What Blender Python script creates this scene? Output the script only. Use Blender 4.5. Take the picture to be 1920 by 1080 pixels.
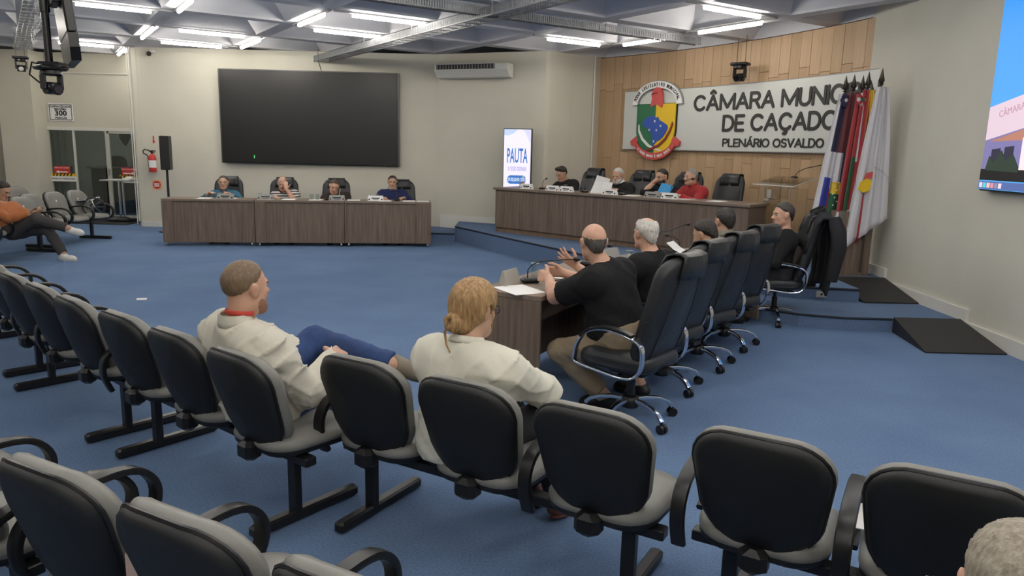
import bpy, math, random
import numpy as np
from mathutils import Matrix, Vector
S = bpy.context.scene
for _o in list(bpy.data.objects): bpy.data.objects.remove(_o)
COL = S.collection
rad = math.radians
# ---------------------------------------------------------------- camera
cd = bpy.data.cameras.new('camera'); cam = bpy.data.objects.new('camera', cd); COL.objects.link(cam)
cd.sensor_width = 36; cd.lens = 1387/1920*36; cd.clip_start = .05; cd.clip_end = 80
_p, _a = rad(10.66), rad(1.4)
_F = Vector((0, math.cos(_p), -math.sin(_p))); _U = Vector((0, math.sin(_p), math.cos(_p))); _X = Vector((1, 0, 0))
_R = math.cos(_a)*_X+math.sin(_a)*_U; _Up = -math.sin(_a)*_X+math.cos(_a)*_U
cam.matrix_world = Matrix(((_R.x, _Up.x, -_F.x, 0), (_R.y, _Up.y, -_F.y, 0), (_R.z, _Up.z, -_F.z, 1.7), (0, 0, 0, 1)))
S.camera = cam
# ---------------------------------------------------------------- world, exposure
w = bpy.data.worlds.new('world'); S.world = w; w.use_nodes = True
w.node_tree.nodes['Background'].inputs[0].default_value = (.02, .022, .026, 1)
w.node_tree.nodes['Background'].inputs[1].default_value = 1
S.view_settings.view_transform = 'Standard'; S.view_settings.look = 'None'
S.view_settings.gamma = 1; S.view_settings.use_curve_mapping = False
S.view_settings.exposure = 0.0
TUBE_E = 46.0
try:
    S.cycles.use_denoising = True; S.cycles.max_bounces = 7; S.cycles.diffuse_bounces = 4
    S.cycles.caustics_reflective = False; S.cycles.caustics_refractive = False; S.cycles.sample_clamp_indirect = 6
except Exception: pass
# ---------------------------------------------------------------- materials
def mat(name, col, rough=.6, metal=0., nz=0., nscale=20., bump=0., bscale=60., coat=0., emit=None, es=0., alpha=None, trans=0., spec=.5, stretch=(1, 1, 1), col2=None, sheen=0., ior=1.45):
    m = bpy.data.materials.new(name); m.use_nodes = True; nt = m.node_tree; b = nt.nodes['Principled BSDF']
    c = tuple(col)+(1,)
    b.inputs['Base Color'].default_value = c; b.inputs['Roughness'].default_value = rough; b.inputs['Metallic'].default_value = metal
    b.inputs['Coat Weight'].default_value = coat; b.inputs['Transmission Weight'].default_value = trans; b.inputs['IOR'].default_value = ior
    b.inputs['Specular IOR Level'].default_value = spec
    b.inputs['Sheen Weight'].default_value = sheen
    if emit: b.inputs['Emission Color'].default_value = tuple(emit)+(1,); b.inputs['Emission Strength'].default_value = es
    if alpha is not None: b.inputs['Alpha'].default_value = alpha
    if nz or bump or col2:
        tc = nt.nodes.new('ShaderNodeTexCoord'); mp = nt.nodes.new('ShaderNodeMapping'); mp.inputs['Scale'].default_value = stretch
        nt.links.new(tc.outputs['Object'], mp.inputs['Vector'])
        if nz or col2:
            n = nt.nodes.new('ShaderNodeTexNoise'); n.inputs['Scale'].default_value = nscale; n.inputs['Detail'].default_value = 5
            nt.links.new(mp.outputs[0], n.inputs['Vector'])
            r = nt.nodes.new('ShaderNodeValToRGB'); r.color_ramp.elements[0].position = .32; r.color_ramp.elements[1].position = .68
            lo = tuple(x*(1-nz) for x in col); hi = tuple(min(1, x*(1+nz)) for x in col)
            if col2: lo, hi = tuple(col), tuple(col2)
            r.color_ramp.elements[0].color = lo+(1,); r.color_ramp.elements[1].color = hi+(1,)
            nt.links.new(n.outputs['Fac'], r.inputs['Fac']); nt.links.new(r.outputs['Color'], b.inputs['Base Color'])
        if bump:
            n2 = nt.nodes.new('ShaderNodeTexNoise'); n2.inputs['Scale'].default_value = bscale; n2.inputs['Detail'].default_value = 4
            nt.links.new(mp.outputs[0], n2.inputs['Vector'])
            bp = nt.nodes.new('ShaderNodeBump'); bp.inputs['Strength'].default_value = bump; bp.inputs['Distance'].default_value = .01
            nt.links.new(n2.outputs['Fac'], bp.inputs['Height']); nt.links.new(bp.outputs['Normal'], b.inputs['Normal'])
    return m
def glassmat(name, tint, a):
    m = bpy.data.materials.new(name); m.use_nodes = True; nt = m.node_tree; nt.nodes.clear()
    o = nt.nodes.new('ShaderNodeOutputMaterial'); mx = nt.nodes.new('ShaderNodeMixShader'); t = nt.nodes.new('ShaderNodeBsdfTransparent'); g = nt.nodes.new('ShaderNodeBsdfGlossy')
    lw = nt.nodes.new('ShaderNodeLayerWeight'); lw.inputs['Blend'].default_value = .5
    pw = nt.nodes.new('ShaderNodeMath'); pw.operation = 'POWER'; pw.inputs[1].default_value = 4; ma = nt.nodes.new('ShaderNodeMath'); ma.operation = 'MULTIPLY_ADD'; ma.inputs[1].default_value = .6; ma.inputs[2].default_value = a
    t.inputs['Color'].default_value = tuple(tint)+(1,); g.inputs['Roughness'].default_value = .03
    nt.links.new(lw.outputs['Facing'], pw.inputs[0]); nt.links.new(pw.outputs[0], ma.inputs[0]); nt.links.new(ma.outputs[0], mx.inputs[0]); nt.links.new(t.outputs[0], mx.inputs[1]); nt.links.new(g.outputs[0], mx.inputs[2]); nt.links.new(mx.outputs[0], o.inputs[0])
    return m
WALL = mat('wall_paint', (.60, .575, .485), .75, nz=.03, nscale=1.5, bump=.05, bscale=250)
WALLR = mat('wall_paint_grey', (.60, .585, .51), .75, nz=.03, nscale=1.5, bump=.05, bscale=250)
CEIL = mat('ceiling_concrete', (.58, .58, .61), .8, nz=.05, nscale=2)
CARPET = mat('carpet_blue', (.15, .235, .40), .95, nz=.16, nscale=90, bump=.5, bscale=700, spec=.15)
def _carpet():
    nt = CARPET.node_tree; b = nt.nodes['Principled BSDF']; lk = b.inputs['Base Color'].links[0].from_socket
    tc = nt.nodes.new('ShaderNodeTexCoord'); n = nt.nodes.new('ShaderNodeTexNoise'); n.inputs['Scale'].default_value = 1.3; n.inputs['Detail'].default_value = 6
    nt.links.new(tc.outputs['Object'], n.inputs['Vector'])
    mx = nt.nodes.new('ShaderNodeMix'); mx.data_type = 'RGBA'; mx.blend_type = 'MULTIPLY'; mx.inputs['Factor'].default_value = 1
    r = nt.nodes.new('ShaderNodeValToRGB'); r.color_ramp.elements[0].position = .3; r.color_ramp.elements[0].color = (.84, .84, .86, 1); r.color_ramp.elements[1].position = .7; r.color_ramp.elements[1].color = (1.05, 1.03, 1, 1)
    nt.links.new(n.outputs['Fac'], r.inputs['Fac']); nt.links.new(lk, mx.inputs[6]); nt.links.new(r.outputs['Color'], mx.inputs[7]); nt.links.new(mx.outputs[2], b.inputs['Base Color'])
_carpet()
WHITE = mat('white_paint', (.68, .67, .62), .6)
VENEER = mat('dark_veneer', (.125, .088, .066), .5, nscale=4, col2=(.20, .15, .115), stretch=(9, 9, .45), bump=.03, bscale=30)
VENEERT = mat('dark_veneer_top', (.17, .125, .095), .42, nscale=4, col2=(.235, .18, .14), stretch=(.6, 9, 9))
PLANKS = [mat('oak_plank_%s' % n, c, .5, nscale=3, col2=tuple(x*1.16 for x in c), stretch=(14, 14, .5)) for n, c in (('honey', (.42, .285, .165)), ('pale', (.46, .315, .19)), ('brown', (.39, .26, .15)))]
BLACKP = mat('black_plastic', (.010, .010, .011), .34, nz=.2, nscale=40)
SHELL = mat('black_shell', (.011, .012, .0135), .5, bump=.08, bscale=400)
GREYV = mat('grey_vinyl', (.205, .203, .19), .42, nz=.06, nscale=8, bump=.06, bscale=350)
LEATH = mat('black_leather', (.020, .022, .025), .36, nz=.15, nscale=9, bump=.14, bscale=28)
CHROME = mat('chrome', (.72, .74, .78), .14, 1.)
STEEL = mat('brushed_steel', (.5, .5, .5), .35, 1.)
BLACKM = mat('black_metal', (.012, .012, .013), .35)
GREYM = mat('grey_metal', (.33, .33, .34), .5, .3)
GALV = mat('galvanised_steel', (.22, .225, .235), .5, .3, nz=.1, nscale=12)
PAPER = mat('paper', (.85, .85, .84), .7)
PLATE = mat('plate_grey', (.33, .33, .31), .45)
INK = mat('black_ink', (.015, .015, .016), .6)
SCREEN = mat('screen_black', (.013, .013, .0125), .34)
SIGNM = mat('sign_panel', (.62, .64, .61), .35)
LETTER = mat('letter_charcoal', (.03, .032, .03), .5)
RED = mat('sign_red', (.55, .04, .035), .4)
YEL = mat('sign_yellow', (.80, .53, .02), .45)
GRN = mat('crest_green', (.02, .15, .065), .45)
BLU = mat('crest_blue', (.03, .09, .42), .45)
CRED = mat('crest_red', (.58, .085, .08), .45)
MAR = mat('crest_maroon', (.22, .03, .02), .45)
GLASS = glassmat('clear_glass', (.92, .95, .94), .05)
DGLASS = glassmat('door_glass', (.78, .84, .81), .07)
ACRYL = glassmat('clear_acrylic', (.93, .93, .91), .05)
TUBEM = mat('lit_tube', (1, 1, 1), .4, emit=(1, .945, .85), es=TUBE_E)
RAMPM = mat('black_ramp_rubber', (.018, .018, .019), .5, bump=.15, bscale=200)
def skin(n, c): return mat('skin_'+n, c, .5, nz=.10, nscale=16, bump=.04, bscale=300)
SKIN = dict(fair=skin('fair', (.54, .335, .235)), pink=skin('pink', (.56, .325, .23)), tan=skin('tan', (.42, .25, .16)), warm=skin('warm', (.48, .29, .195)))
LIP = mat('lips', (.36, .12, .10), .45)
EYEW = mat('eye_white', (.24, .21, .19), .3); IRIS = mat('iris_dark', (.02, .013, .01), .2)
def cloth(n, c, r=.85, nz=.08, sc=5, bump=.12): return mat('cloth_'+n, c, r, nz=nz, nscale=sc, bump=min(1, bump*2.2), bscale=16, sheen=.12 if max(c) > .25 else 0., spec=.5 if max(c) > .1 else .25)
def hairm(n, c, c2): return mat('hair_'+n, c, .5, nscale=14, col2=c2, stretch=(7, 7, 1.2), bump=.5, bscale=30)
# ---------------------------------------------------------------- mesh helpers
def tag(o, label=None, cat=None, group=None, kind=None):
    if label: o['label'] = label
    if cat: o['category'] = cat
    if group: o['group'] = group
    if kind: o['kind'] = kind
    return o
def empty(name, loc=(0, 0, 0), rz=0., label=None, cat=None, group=None, kind=None, parent=None):
    o = bpy.data.objects.new(name, None); COL.objects.link(o); o.location = loc; o.rotation_euler = (0, 0, rz); o.empty_display_size = .1
    if parent: o.parent = parent
    return tag(o, label, cat, group, kind)
def fast_mesh(name, V, Q, mats, mi=None, smooth=True):
    V = np.asarray(V, np.float32); Q = np.asarray(Q, np.int32)
    me = bpy.data.meshes.new(name); me.vertices.add(len(V)); me.vertices.foreach_set('co', V.ravel())
    k = Q.shape[1]; me.loops.add(len(Q)*k); me.loops.foreach_set('vertex_index', Q.ravel())
    me.polygons.add(len(Q)); me.polygons.foreach_set('loop_start', np.arange(0, len(Q)*k, k, dtype=np.int32))
    if smooth: me.polygons.foreach_set('use_smooth', np.ones(len(Q), bool))
    for m in (mats if isinstance(mats, (list, tuple)) else [mats]): me.materials.append(m)
    if mi is not None: me.polygons.foreach_set('material_index', np.asarray(mi, np.int32))
    me.update(calc_edges=True); return me
def link(name, me, parent=None, loc=None, rz=0.):
    o = bpy.data.objects.new(name, me); COL.objects.link(o)
    if parent: o.parent = parent
    if loc is not None: o.location = loc
    if rz: o.rotation_euler = (0, 0, rz)
    return o
class MB:
    def __init__(s): s.v = []; s.f = []; s.m = []; s.s = []; s.T = None
    def add(s, vs, fs, mi=0, sm=False):
        b = len(s.v)
        for p in vs:
            p = Vector(p)
            s.v.append(tuple(s.T @ p) if s.T is not None else tuple(p))
        for f in fs: s.f.append([b+i for i in f]); s.m.append(mi); s.s.append(sm)
        return s
    def box(s, c, d, mi=0, rz=0., tp=1.):
        x, y, z = [q/2 for q in d]; ca, sa = math.cos(rz), math.sin(rz); vs = []
        for k, zz in ((1, -z), (tp, z)):
            for xx, yy in ((-x, -y), (x, -y), (x, y), (-x, y)):
                X, Y = xx*k, yy*k; vs.append((c[0]+X*ca-Y*sa, c[1]+X*sa+Y*ca, c[2]+zz))
        return s.add(vs, [(3, 2, 1, 0), (4, 5, 6, 7), (0, 1, 5, 4), (1, 2, 6, 5), (2, 3, 7, 6), (3, 0, 4, 7)], mi)
    def bbox(s, c, d, b=.006, mi=0, rz=0.):
        # box with chamfered edges
        x, y, z = [q/2 for q in d]; ca, sa = math.cos(rz), math.sin(rz); vs = []
        b = min(b, x*.9, y*.9, z*.9)
        for zz, i in ((-z, b), (-z+b, 0), (z-b, 0), (z, b)):
            for xx, yy in ((-x+i+b, -y+i), (x-i-b, -y+i), (x-i, -y+i+b), (x-i, y-i-b), (x-i-b, y-i), (-x+i+b, y-i), (-x+i, y-i-b), (-x+i, -y+i+b)):
                vs.append((c[0]+xx*ca-yy*sa, c[1]+xx*sa+yy*ca, c[2]+zz))
        fs = [tuple(range(7, -1, -1)), tuple(range(24, 32))]
        for l in range(3):
            for i in range(8): j = (i+1) % 8; fs.append((l*8+i, l*8+j, l*8+8+j, l*8+8+i))
        return s.add(vs, fs, mi)
    def prism(s, poly, z0, z1, mi=0):
        n = len(poly); vs = [(p[0], p[1], z0) for p in poly]+[(p[0], p[1], z1) for p in poly]
        a = sum(poly[i][0]*poly[(i+1) % n][1]-poly[(i+1) % n][0]*poly[i][1] for i in range(n))
        fs = [tuple(range(n-1, -1, -1)), tuple(range(n, 2*n))]+[(i, (i+1) % n, n+(i+1) % n, n+i) for i in range(n)]
        if a < 0: fs = [tuple(reversed(f)) for f in fs]
        return s.add(vs, fs, mi)
    def vprism(s, poly, y0, y1, mi=0):   # polygon in XZ, extruded along y (front face at y0, towards -y)
        n = len(poly); vs = [(p[0], y0, p[1]) for p in poly]+[(p[0], y1, p[1]) for p in poly]
        a = sum(poly[i][0]*poly[(i+1) % n][1]-poly[(i+1) % n][0]*poly[i][1] for i in range(n))
        fs = [tuple(range(n)), tuple(range(2*n-1, n-1, -1))]+[((i+1) % n, i, n+i, n+(i+1) % n) for i in range(n)]
        if a < 0: fs = [tuple(reversed(f)) for f in fs]
        return s.add(vs, fs, mi)
    def tube(s, path, r, n=10, mi=0, closed=False, flat=None, cap=True):
        P = [Vector(p) for p in path]; N = len(P); vs = []; fs = []
        rr = r if isinstance(r, (list, tuple)) else [r]*N
        up = None
        for i in range(N):
            t = (P[(i+1) % N]-P[i-1]) if (closed or 0 < i < N-1) else (P[1]-P[0] if i == 0 else P[-1]-P[-2])
            t.normalize()
            if up is None:
                up = Vector((0, 0, 1)) if abs(t.z) < .9 else Vector((1, 0, 0))
                if flat: up = Vector(flat[0])
            u = up-t*up.dot(t)
            if u.length < 1e-5: u = t.orthogonal()
            u.normalize(); v = t.cross(u)
            if not flat: up = u
            for k in range(n):
                a = 2*math.pi*k/n
                if flat:
                    ca, sa = math.cos(a), math.sin(a); e = .5
                    ca = math.copysign(abs(ca)**e, ca); sa = math.copysign(abs(sa)**e, sa)
                    vs.append(P[i]+u*(flat[1]*ca)+v*(flat[2]*sa))
                else: vs.append(P[i]+(u*math.cos(a)+v*math.sin(a))*rr[i])
        M = N if closed else N-1
        for i in range(M):
            a0 = i*n; b0 = ((i+1) % N)*n
            for k in range(n): k2 = (k+1) % n; fs.append((a0+k, a0+k2, b0+k2, b0+k))
        if not closed and cap: fs.append(tuple(range(n-1, -1, -1))); fs.append(tuple((N-1)*n+k for k in range(n)))
        return s.add(vs, fs, mi, True)
    def cyl(s, p0, p1, r0, r1=None, n=16, mi=0):
        return s.tube([p0, p1], [r0, r1 if r1 is not None else r0], n, mi)
    def lathe(s, prof, c=(0, 0, 0), n=20, mi=0, axis='z'):
        vs = []; fs = []; N = len(prof)
        for r, z in prof:
            for k in range(n):
                a = 2*math.pi*k/n; x, y = r*math.cos(a), r*math.sin(a)
                q = (x, y, z) if axis == 'z' else ((x, z, y) if axis == 'y' else (z, x, y))
                vs.append((c[0]+q[0], c[1]+q[1], c[2]+q[2]))
        for i in range(N-1):
            for k in range(n):
                k2 = (k+1) % n; f = (i*n+k, i*n+k2, (i+1)*n+k2, (i+1)*n+k); fs.append(f if axis != 'y' else f[::-1])
        if prof[0][0] > 1e-4: fs.append(tuple(range(n-1, -1, -1)))
        if prof[-1][0] > 1e-4: fs.append(tuple((N-1)*n+k for k in range(n)))
        return s.add(vs, fs, mi, True)
    def ball(s, c, r, n=12, mi=0, sc=(1, 1, 1)):
        k = max(6, n//2+1); pr = [(math.sin(math.pi*i/k), -math.cos(math.pi*i/k)) for i in range(k+1)]
        vs = []; fs = []
        for a, z in pr:
            for j in range(n):
                t = 2*math.pi*j/n; vs.append((c[0]+r*a*math.cos(t)*sc[0], c[1]+r*a*math.sin(t)*sc[1], c[2]+r*z*sc[2]))
        for i in range(k):
            for j in range(n): j2 = (j+1) % n; fs.append((i*n+j, i*n+j2, (i+1)*n+j2, (i+1)*n+j))
        return s.add(vs, fs, mi, True)
    def panel(s, w, h, r, prof, fn, n=6, mi=0):
        # rounded rectangle stacked in rings: prof = [(inset, z)]; fn maps (x, y, z) to space
        rings = []; vs = []; fs = []
        for ins, z in prof:
            W, H, R = w/2-ins, h/2-ins, max(r-ins, .004); R = min(R, W*.98, H*.98)
            for cx, cy, a0 in ((W-R, H-R, 0), (-W+R, H-R, 90), (-W+R, -H+R, 180), (W-R, -H+R, 270)):
                for k in range(n+1):
                    a = rad(a0+90*k/n); vs.append(fn(cx+R*math.cos(a), cy+R*math.sin(a), z))
        m = 4*(n+1)
        for i in range(len(prof)-1):
            for k in range(m): k2 = (k+1) % m; fs.append((i*m+k, i*m+k2, (i+1)*m+k2, (i+1)*m+k))
        fs.append(tuple(range(m-1, -1, -1))); fs.append(tuple((len(prof)-1)*m+k for k in range(m)))
        return s.add(vs, fs, mi, True)
    def mesh(s, name, mats):
        me = bpy.data.meshes.new(name); me.from_pydata(s.v, [], s.f)
        for m in (mats if isinstance(mats, (list, tuple)) else [mats]): me.materials.append(m)
        me.polygons.foreach_set('material_index', s.m); me.polygons.foreach_set('use_smooth', s.s); me.update()
        if any(s.s):
            try: me.set_sharp_from_angle(angle=rad(50))
            except Exception: pass
        return me
    def build(s, name, mats, parent=None, loc=None, rz=0.): return link(name, s.mesh(name, mats), parent, loc, rz)
def cushion_prof(t, e, m, bulge=0.):
    # ring profile of a padded slab, back (z = 0) to front (z = t)
    k = [(m*.9, 0), (m*.5, 0), (e, 0), (e*.35, e*.3), (0, e), (0, t-e), (e*.35, t-e*.35), (e, t), (m*.35, t+bulge*.6), (m*.6, t+bulge*.88), (m*.9, t+bulge)]
    return k
def copy_tree(o, parent=None):
    c = o.copy(); COL.objects.link(c)
    if parent: c.parent = parent
    for ch in o.children: copy_tree(ch, c)
    return c
def text(name, body, size, m, parent=None, M=None, ext=.004, ax='CENTER', bold=0., sx=1., spacing=1.):
    cu = bpy.data.curves.new(name, 'FONT'); cu.body = body; cu.size = size; cu.extrude = ext; cu.align_x = ax; cu.align_y = 'CENTER'; cu.resolution_u = 2
    cu.offset = bold; cu.space_character = spacing
    o = bpy.data.objects.new(name, cu); COL.objects.link(o); bpy.context.view_layer.update()
    me = bpy.data.meshes.new_from_object(o.evaluated_get(bpy.context.evaluated_depsgraph_get()))
    bpy.data.objects.remove(o); bpy.data.curves.remove(cu)
    me.name = name; me.materials.clear(); me.materials.append(m)
    if len(me.vertices):
        co = np.empty(len(me.vertices)*3, np.float32); me.vertices.foreach_get('co', co); co = co.reshape(-1, 3); co[:, 0] *= sx
        me.vertices.foreach_set('co', co.ravel())
    if M is not None: me.transform(M)
    return link(name, me, parent)
def spl(P, n=4, closed=False):   # Catmull-Rom through the points
    P = [Vector(p) for p in P]; N = len(P); out = []
    for i in range(N if closed else N-1):
        a, b, c, d = (P[(i+k) % N] for k in (-1, 0, 1, 2)) if closed else (P[max(i-1, 0)], P[i], P[i+1], P[min(i+2, N-1)])
        for j in range(n): t = j/n; out.append(.5*(2*b+(c-a)*t+(2*a-5*b+4*c-d)*t*t+(3*b-a-3*c+d)*t**3))
    if not closed: out.append(P[-1])
    return out
def wallM(p, right, up=(0, 0, 1)):   # text plane -> world: x along right, y along up, z outwards
    r = Vector(right).normalized(); u = Vector(up).normalized(); n = r.cross(u)
    return Matrix(((r.x, u.x, n.x, p[0]), (r.y, u.y, n.y, p[1]), (r.z, u.z, n.z, p[2]), (0, 0, 0, 1)))
def R2(v, a): return (v[0]*math.cos(a)-v[1]*math.sin(a), v[0]*math.sin(a)+v[1]*math.cos(a))
# ================================================================ SETTING
ZC = 3.44
def struct(o): o['kind'] = 'structure'; return o
struct(MB().box((-3.5, 7, -.05), (19, 26, .1)).build('floor', CARPET))
# --- ceiling: coffered lattice turned 33 degrees
ceil = struct(MB().box((-3.5, 7, 4.15), (21, 28, .1)).build('ceiling', CEIL))
cb = MB(); hb, ht, hi_ = .825, .71, .38
def sq(h, z): return [(-h, -h, z), (h, -h, z), (h, h, z), (-h, h, z)]
cb.add(sq(hb, 0)+sq(ht, 0)+sq(ht-.02, .03)+sq(hi_, .36), [(a+i, a+4+i, a+4+(i+1) % 4, a+(i+1) % 4) for a in (0, 4, 8) for i in range(4)]+[(15, 14, 13, 12)])
cme = cb.mesh('coffer', CEIL)
TH = rad(33); uu = Vector((math.cos(TH), math.sin(TH))); vv = Vector((-math.sin(TH), math.cos(TH)))
def uv(u, v): return (u*uu.x+v*vv.x, u*uu.y+v*vv.y)
for i in range(-9, 12):
    for j in range(-6, 15):
        x, y = uv(1.77+1.645*(i+.5), 6.5+1.65*(j+.5))
        if -12.4 < x < 6.2 and -5 < y < 19.5: link('coffer', cme, ceil, (x, y, ZC), TH)
# --- walls
wb = struct(MB().box((-4.45, 14.79, ZC/2+.0), (5.9, .12, ZC)).box((-7.38, 15.5, ZC/2), (.12, 1.55, ZC)).build('wall_back', WALL))
wb2 = MB(); pts = [(-1.52, 14.72), (.52, 13.82), (.60, 13.86), (1.06, 14.22), (1.50, 14.52), (1.62, 14.70)]
for a, b in zip(pts[:-1], pts[1:]):
    d = Vector((b[0]-a[0], b[1]-a[1])); n = Vector((-d.y, d.x)).normalized()*.12
    wb2.prism([a, b, (b[0]+n.x, b[1]+n.y), (a[0]+n.x, a[1]+n.y)], 0, ZC)
struct(wb2.build('wall_alcove', WALL))
struct(MB().box((4.54, 3.4, 2), (.12, 12.9, 4)).build('wall_right', WALLR))
struct(MB().box((-3.5, -3.6, 2), (18, .12, 4)).build('wall_front', WALL))
struct(MB().box((-10.95, 6.2, 2), (.12, 19.8, 4)).build('wall_left', WALL))
struct(MB().box((-10.3, 15.85, ZC/2), (.7, .5, ZC)).build('pillar', WALL))
# door wall above the glass: two depths with a ledge between them
struct(MB().box((-8.95, 16.10, 2.47), (2.9, .12, 1.16)).box((-8.95, 16.18, 3.25), (2.9, .12, .42)).build('wall_door', WALL))
struct(MB().box((-8.95, 16.03, 3.04), (2.9, .05, .02)).build('trim_1', WHITE))
# thin vertical pipes at the end of the screen wall
struct(MB().tube([(-7.45, 14.70, .1), (-7.45, 14.70, ZC)], .014, 8).tube([(-7.50, 14.72, .05), (-7.50, 14.72, ZC)], .01, 8).build('trim_2', WHITE))
struct(MB().tube([(1.46, 14.44, .28), (1.46, 14.44, ZC)], .016, 8).build('trim_3', WHITE))
struct(MB().box((-4.45, 14.715, .05), (5.9, .03, .10)).build('baseboard_back', WHITE))
q = MB()
a, b = Vector((-1.45, 14.66)), Vector((.5, 13.80)); d = (b-a).normalized(); n = Vector((d.y, -d.x))*.025
q.prism([a, b, b+n, a+n], .0, .40); struct(q.build('baseboard_alcove', WHITE))
struct(MB().box((4.462, 3.4, .07), (.036, 12.9, .14)).box((4.462, 7.92, .13), (.036, 1.66, .26)).box((4.462, 9.3, .2), (.036, 1.1, .40)).build('baseboard_right', WHITE))
# --- curved oak wall behind the dais
AL = 6.9
def arc(s, off=0., z=None):
    n = max(2, int(abs(s)/.05)+1); x, y = 1.55, 14.7; ds = s/n
    for i in range(n):
        h = rad(-44-30*((i+.5)*ds)/5.7); x += math.cos(h)*ds; y += math.sin(h)*ds
    h = rad(-44-30*s/5.7); p = (x+math.sin(h)*off, y-math.cos(h)*off)
    return p if z is None else (p[0], p[1], z)
def arch(s): return rad(-44-30*s/5.7)
wd = MB()
ss = [AL*i/30 for i in range(31)]
for s0, s1 in zip(ss[:-1], ss[1:]): wd.prism([arc(s0, -.02), arc(s1, -.02), arc(s1, -.12), arc(s0, -.12)], 0, ZC)
wood = struct(wd.build('wall_dais', mat('oak_joint', (.10, .06, .035), .7)))
tb = MB()
for s0, s1 in zip(ss[:-1], ss[1:]): tb.prism([arc(s0, .0), arc(s1, .0), arc(s1, -.12), arc(s0, -.12)], ZC, 4.1)
struct(tb.build('trim_7', CEIL))
random.seed(4)
npl = 34; pw = AL/npl
for i in range(npl):
    s0, s1 = i*pw+.0025, (i+1)*pw-.0025
    j1 = .28+[.75, 1.25, .95, 1.4][i % 4]+random.uniform(-.08, .08); j2 = [2.86, 2.80, 2.92, 2.83][i % 4]+random.uniform(-.02, .02)
    for z0, z1 in ((.28, j1), (j1, j2), (j2, ZC-.01)):
        o = random.uniform(0, .004)
        b = MB().prism([arc(s0, o), arc(s1, o), arc(s1, -.02), arc(s0, -.02)], z0+.003, z1-.003)
        b.build('plank', random.choice(PLANKS), wood)
# --- dais and steps
DZ = .28
edge = [(-1.07, 13.56), (0., 11.80), (.62, 10.82), (1.05, 10.12), (1.55, 9.42), (2.1, 8.80), (2.65, 8.36), (3.15, 8.10), (3.81, 7.98)]
back = [(3.82, 8.74), (4.52, 8.74), (4.9, 9.0), (4.9, 9.6), (3.9, 11.8), (1.8, 14.9), (.5, 14.2), (-1.07, 14.75)]
struct(MB().prism(edge+back, 0, DZ).build('dais', mat('carpet_step', (.135, .20, .325), .95, nz=.15, nscale=90, bump=.5, bscale=700, spec=.15)))
CARP2 = bpy.data.materials['carpet_step']
NOSE = mat('step_nosing', (.012, .016, .025), .7)
nb = MB(); nb.tube([(x, y, DZ-.012) for x, y in edge], .014, 8); struct(nb.build('trim_4', NOSE))
low = [(1.35, 9.2), (1.8, 8.55), (2.2, 7.95), (2.6, 7.52), (2.9, 7.29), (3.3, 7.17), (3.77, 7.16), (4.47, 7.20), (4.47, 8.72), (3.84, 8.72), (3.8, 8.05), (3.1, 8.2), (2.2, 8.8), (1.6, 9.5)]
struct(MB().prism(low, 0, .14).build('step_right', CARP2))
struct(MB().tube([(x, y, .13) for x, y in low[:7]], .012, 8).build('trim_5', NOSE))
struct(MB().prism([(-2.6, 13.56), (-1.05, 13.56), (-1.05, 14.7), (-2.6, 14.7)], 0, .14).build('step_left', CARP2))
struct(MB().tube([(-2.6, 13.555, .132), (-1.08, 13.555, .132)], .012, 8).build('trim_6', NOSE))
# ramps: thin black boards lying on the steps
def ramp(name, p, z0, z1, label):
    # p: front-left, front-right, back-right, back-left
    b = MB(); t = .012
    vs = [(p[0][0], p[0][1], z0), (p[1][0], p[1][1], z0), (p[2][0], p[2][1], z0), (p[3][0], p[3][1], z0),
          (p[0][0], p[0][1], z0+t), (p[1][0], p[1][1], z0+t), (p[2][0], p[2][1], z1+t), (p[3][0], p[3][1], z1+t)]
    b.add(vs, [(3, 2, 1, 0), (4, 5, 6, 7), (0, 1, 5, 4), (1, 2, 6, 5), (2, 3, 7, 6), (3, 0, 4, 7)])
    return tag(b.build(name, RAMPM), label, 'ramp', 'access ramps by the right wall')
ramp('access_ramp', [(3.69, 6.38), (4.42, 6.38), (4.44, 7.155), (3.78, 7.15)], .002, .142, 'black access ramp on the floor leading up to the lower step')
ramp('access_ramp', [(3.83, 7.90), (4.44, 7.92), (4.44, 8.72), (3.84, 8.72)], .142, .285, 'black access ramp lying on the lower step, beside the wall outlet')
ow = MB().bbox((3.40, 7.99, .21), (.12, .012, .07), .004)
o = ow.build('floor_outlet', PLATE); tag(o, 'grey electrical outlet plate set in the upper step riser', 'outlet'); o.rotation_euler = (0, 0, 0)
MB().lathe([(.014, 0), (.012, -.004)], (3.40, 7.984, .21), 12, axis='y').build('socket', INK, o)
# --- glass entrance
dr = struct(MB().box((-9.0, 16.06, 1.895), (2.06, .09, .07)).box((-10.0, 16.06, .95), (.05, .09, 1.9)).box((-7.98, 16.06, .95), (.05, .09, 1.9)).box((-9.42, 16.06, .95), (.035, .05, 1.86)).build('door_1', WHITE))
MB().box((-9.71, 16.07, .94), (.56, .008, 1.84)).build('glass_pane', DGLASS, dr)
MB().box((-9.10, 16.07, .94), (.60, .008, 1.84)).build('glass_pane', DGLASS, dr)
dl = MB().box((-8.70, 16.05, .94), (.085, .05, 1.84)).box((-8.02, 16.05, .94), (.03, .05, 1.84)).box((-8.35, 16.05, .04), (.7, .05, .08)).box((-8.35, 16.05, 1.84), (.7, .05, .05)).build('door_leaf', mat('door_frame_grey', (.52, .52, .47), .5), dr)
MB().box((-8.34, 16.05, .95), (.62, .008, 1.74)).build('glass_pane', DGLASS, dl)
MB().bbox((-8.70, 16.015, 1.0), (.03, .03, .14), .006).build('door_handle', STEEL, dl)
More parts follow.
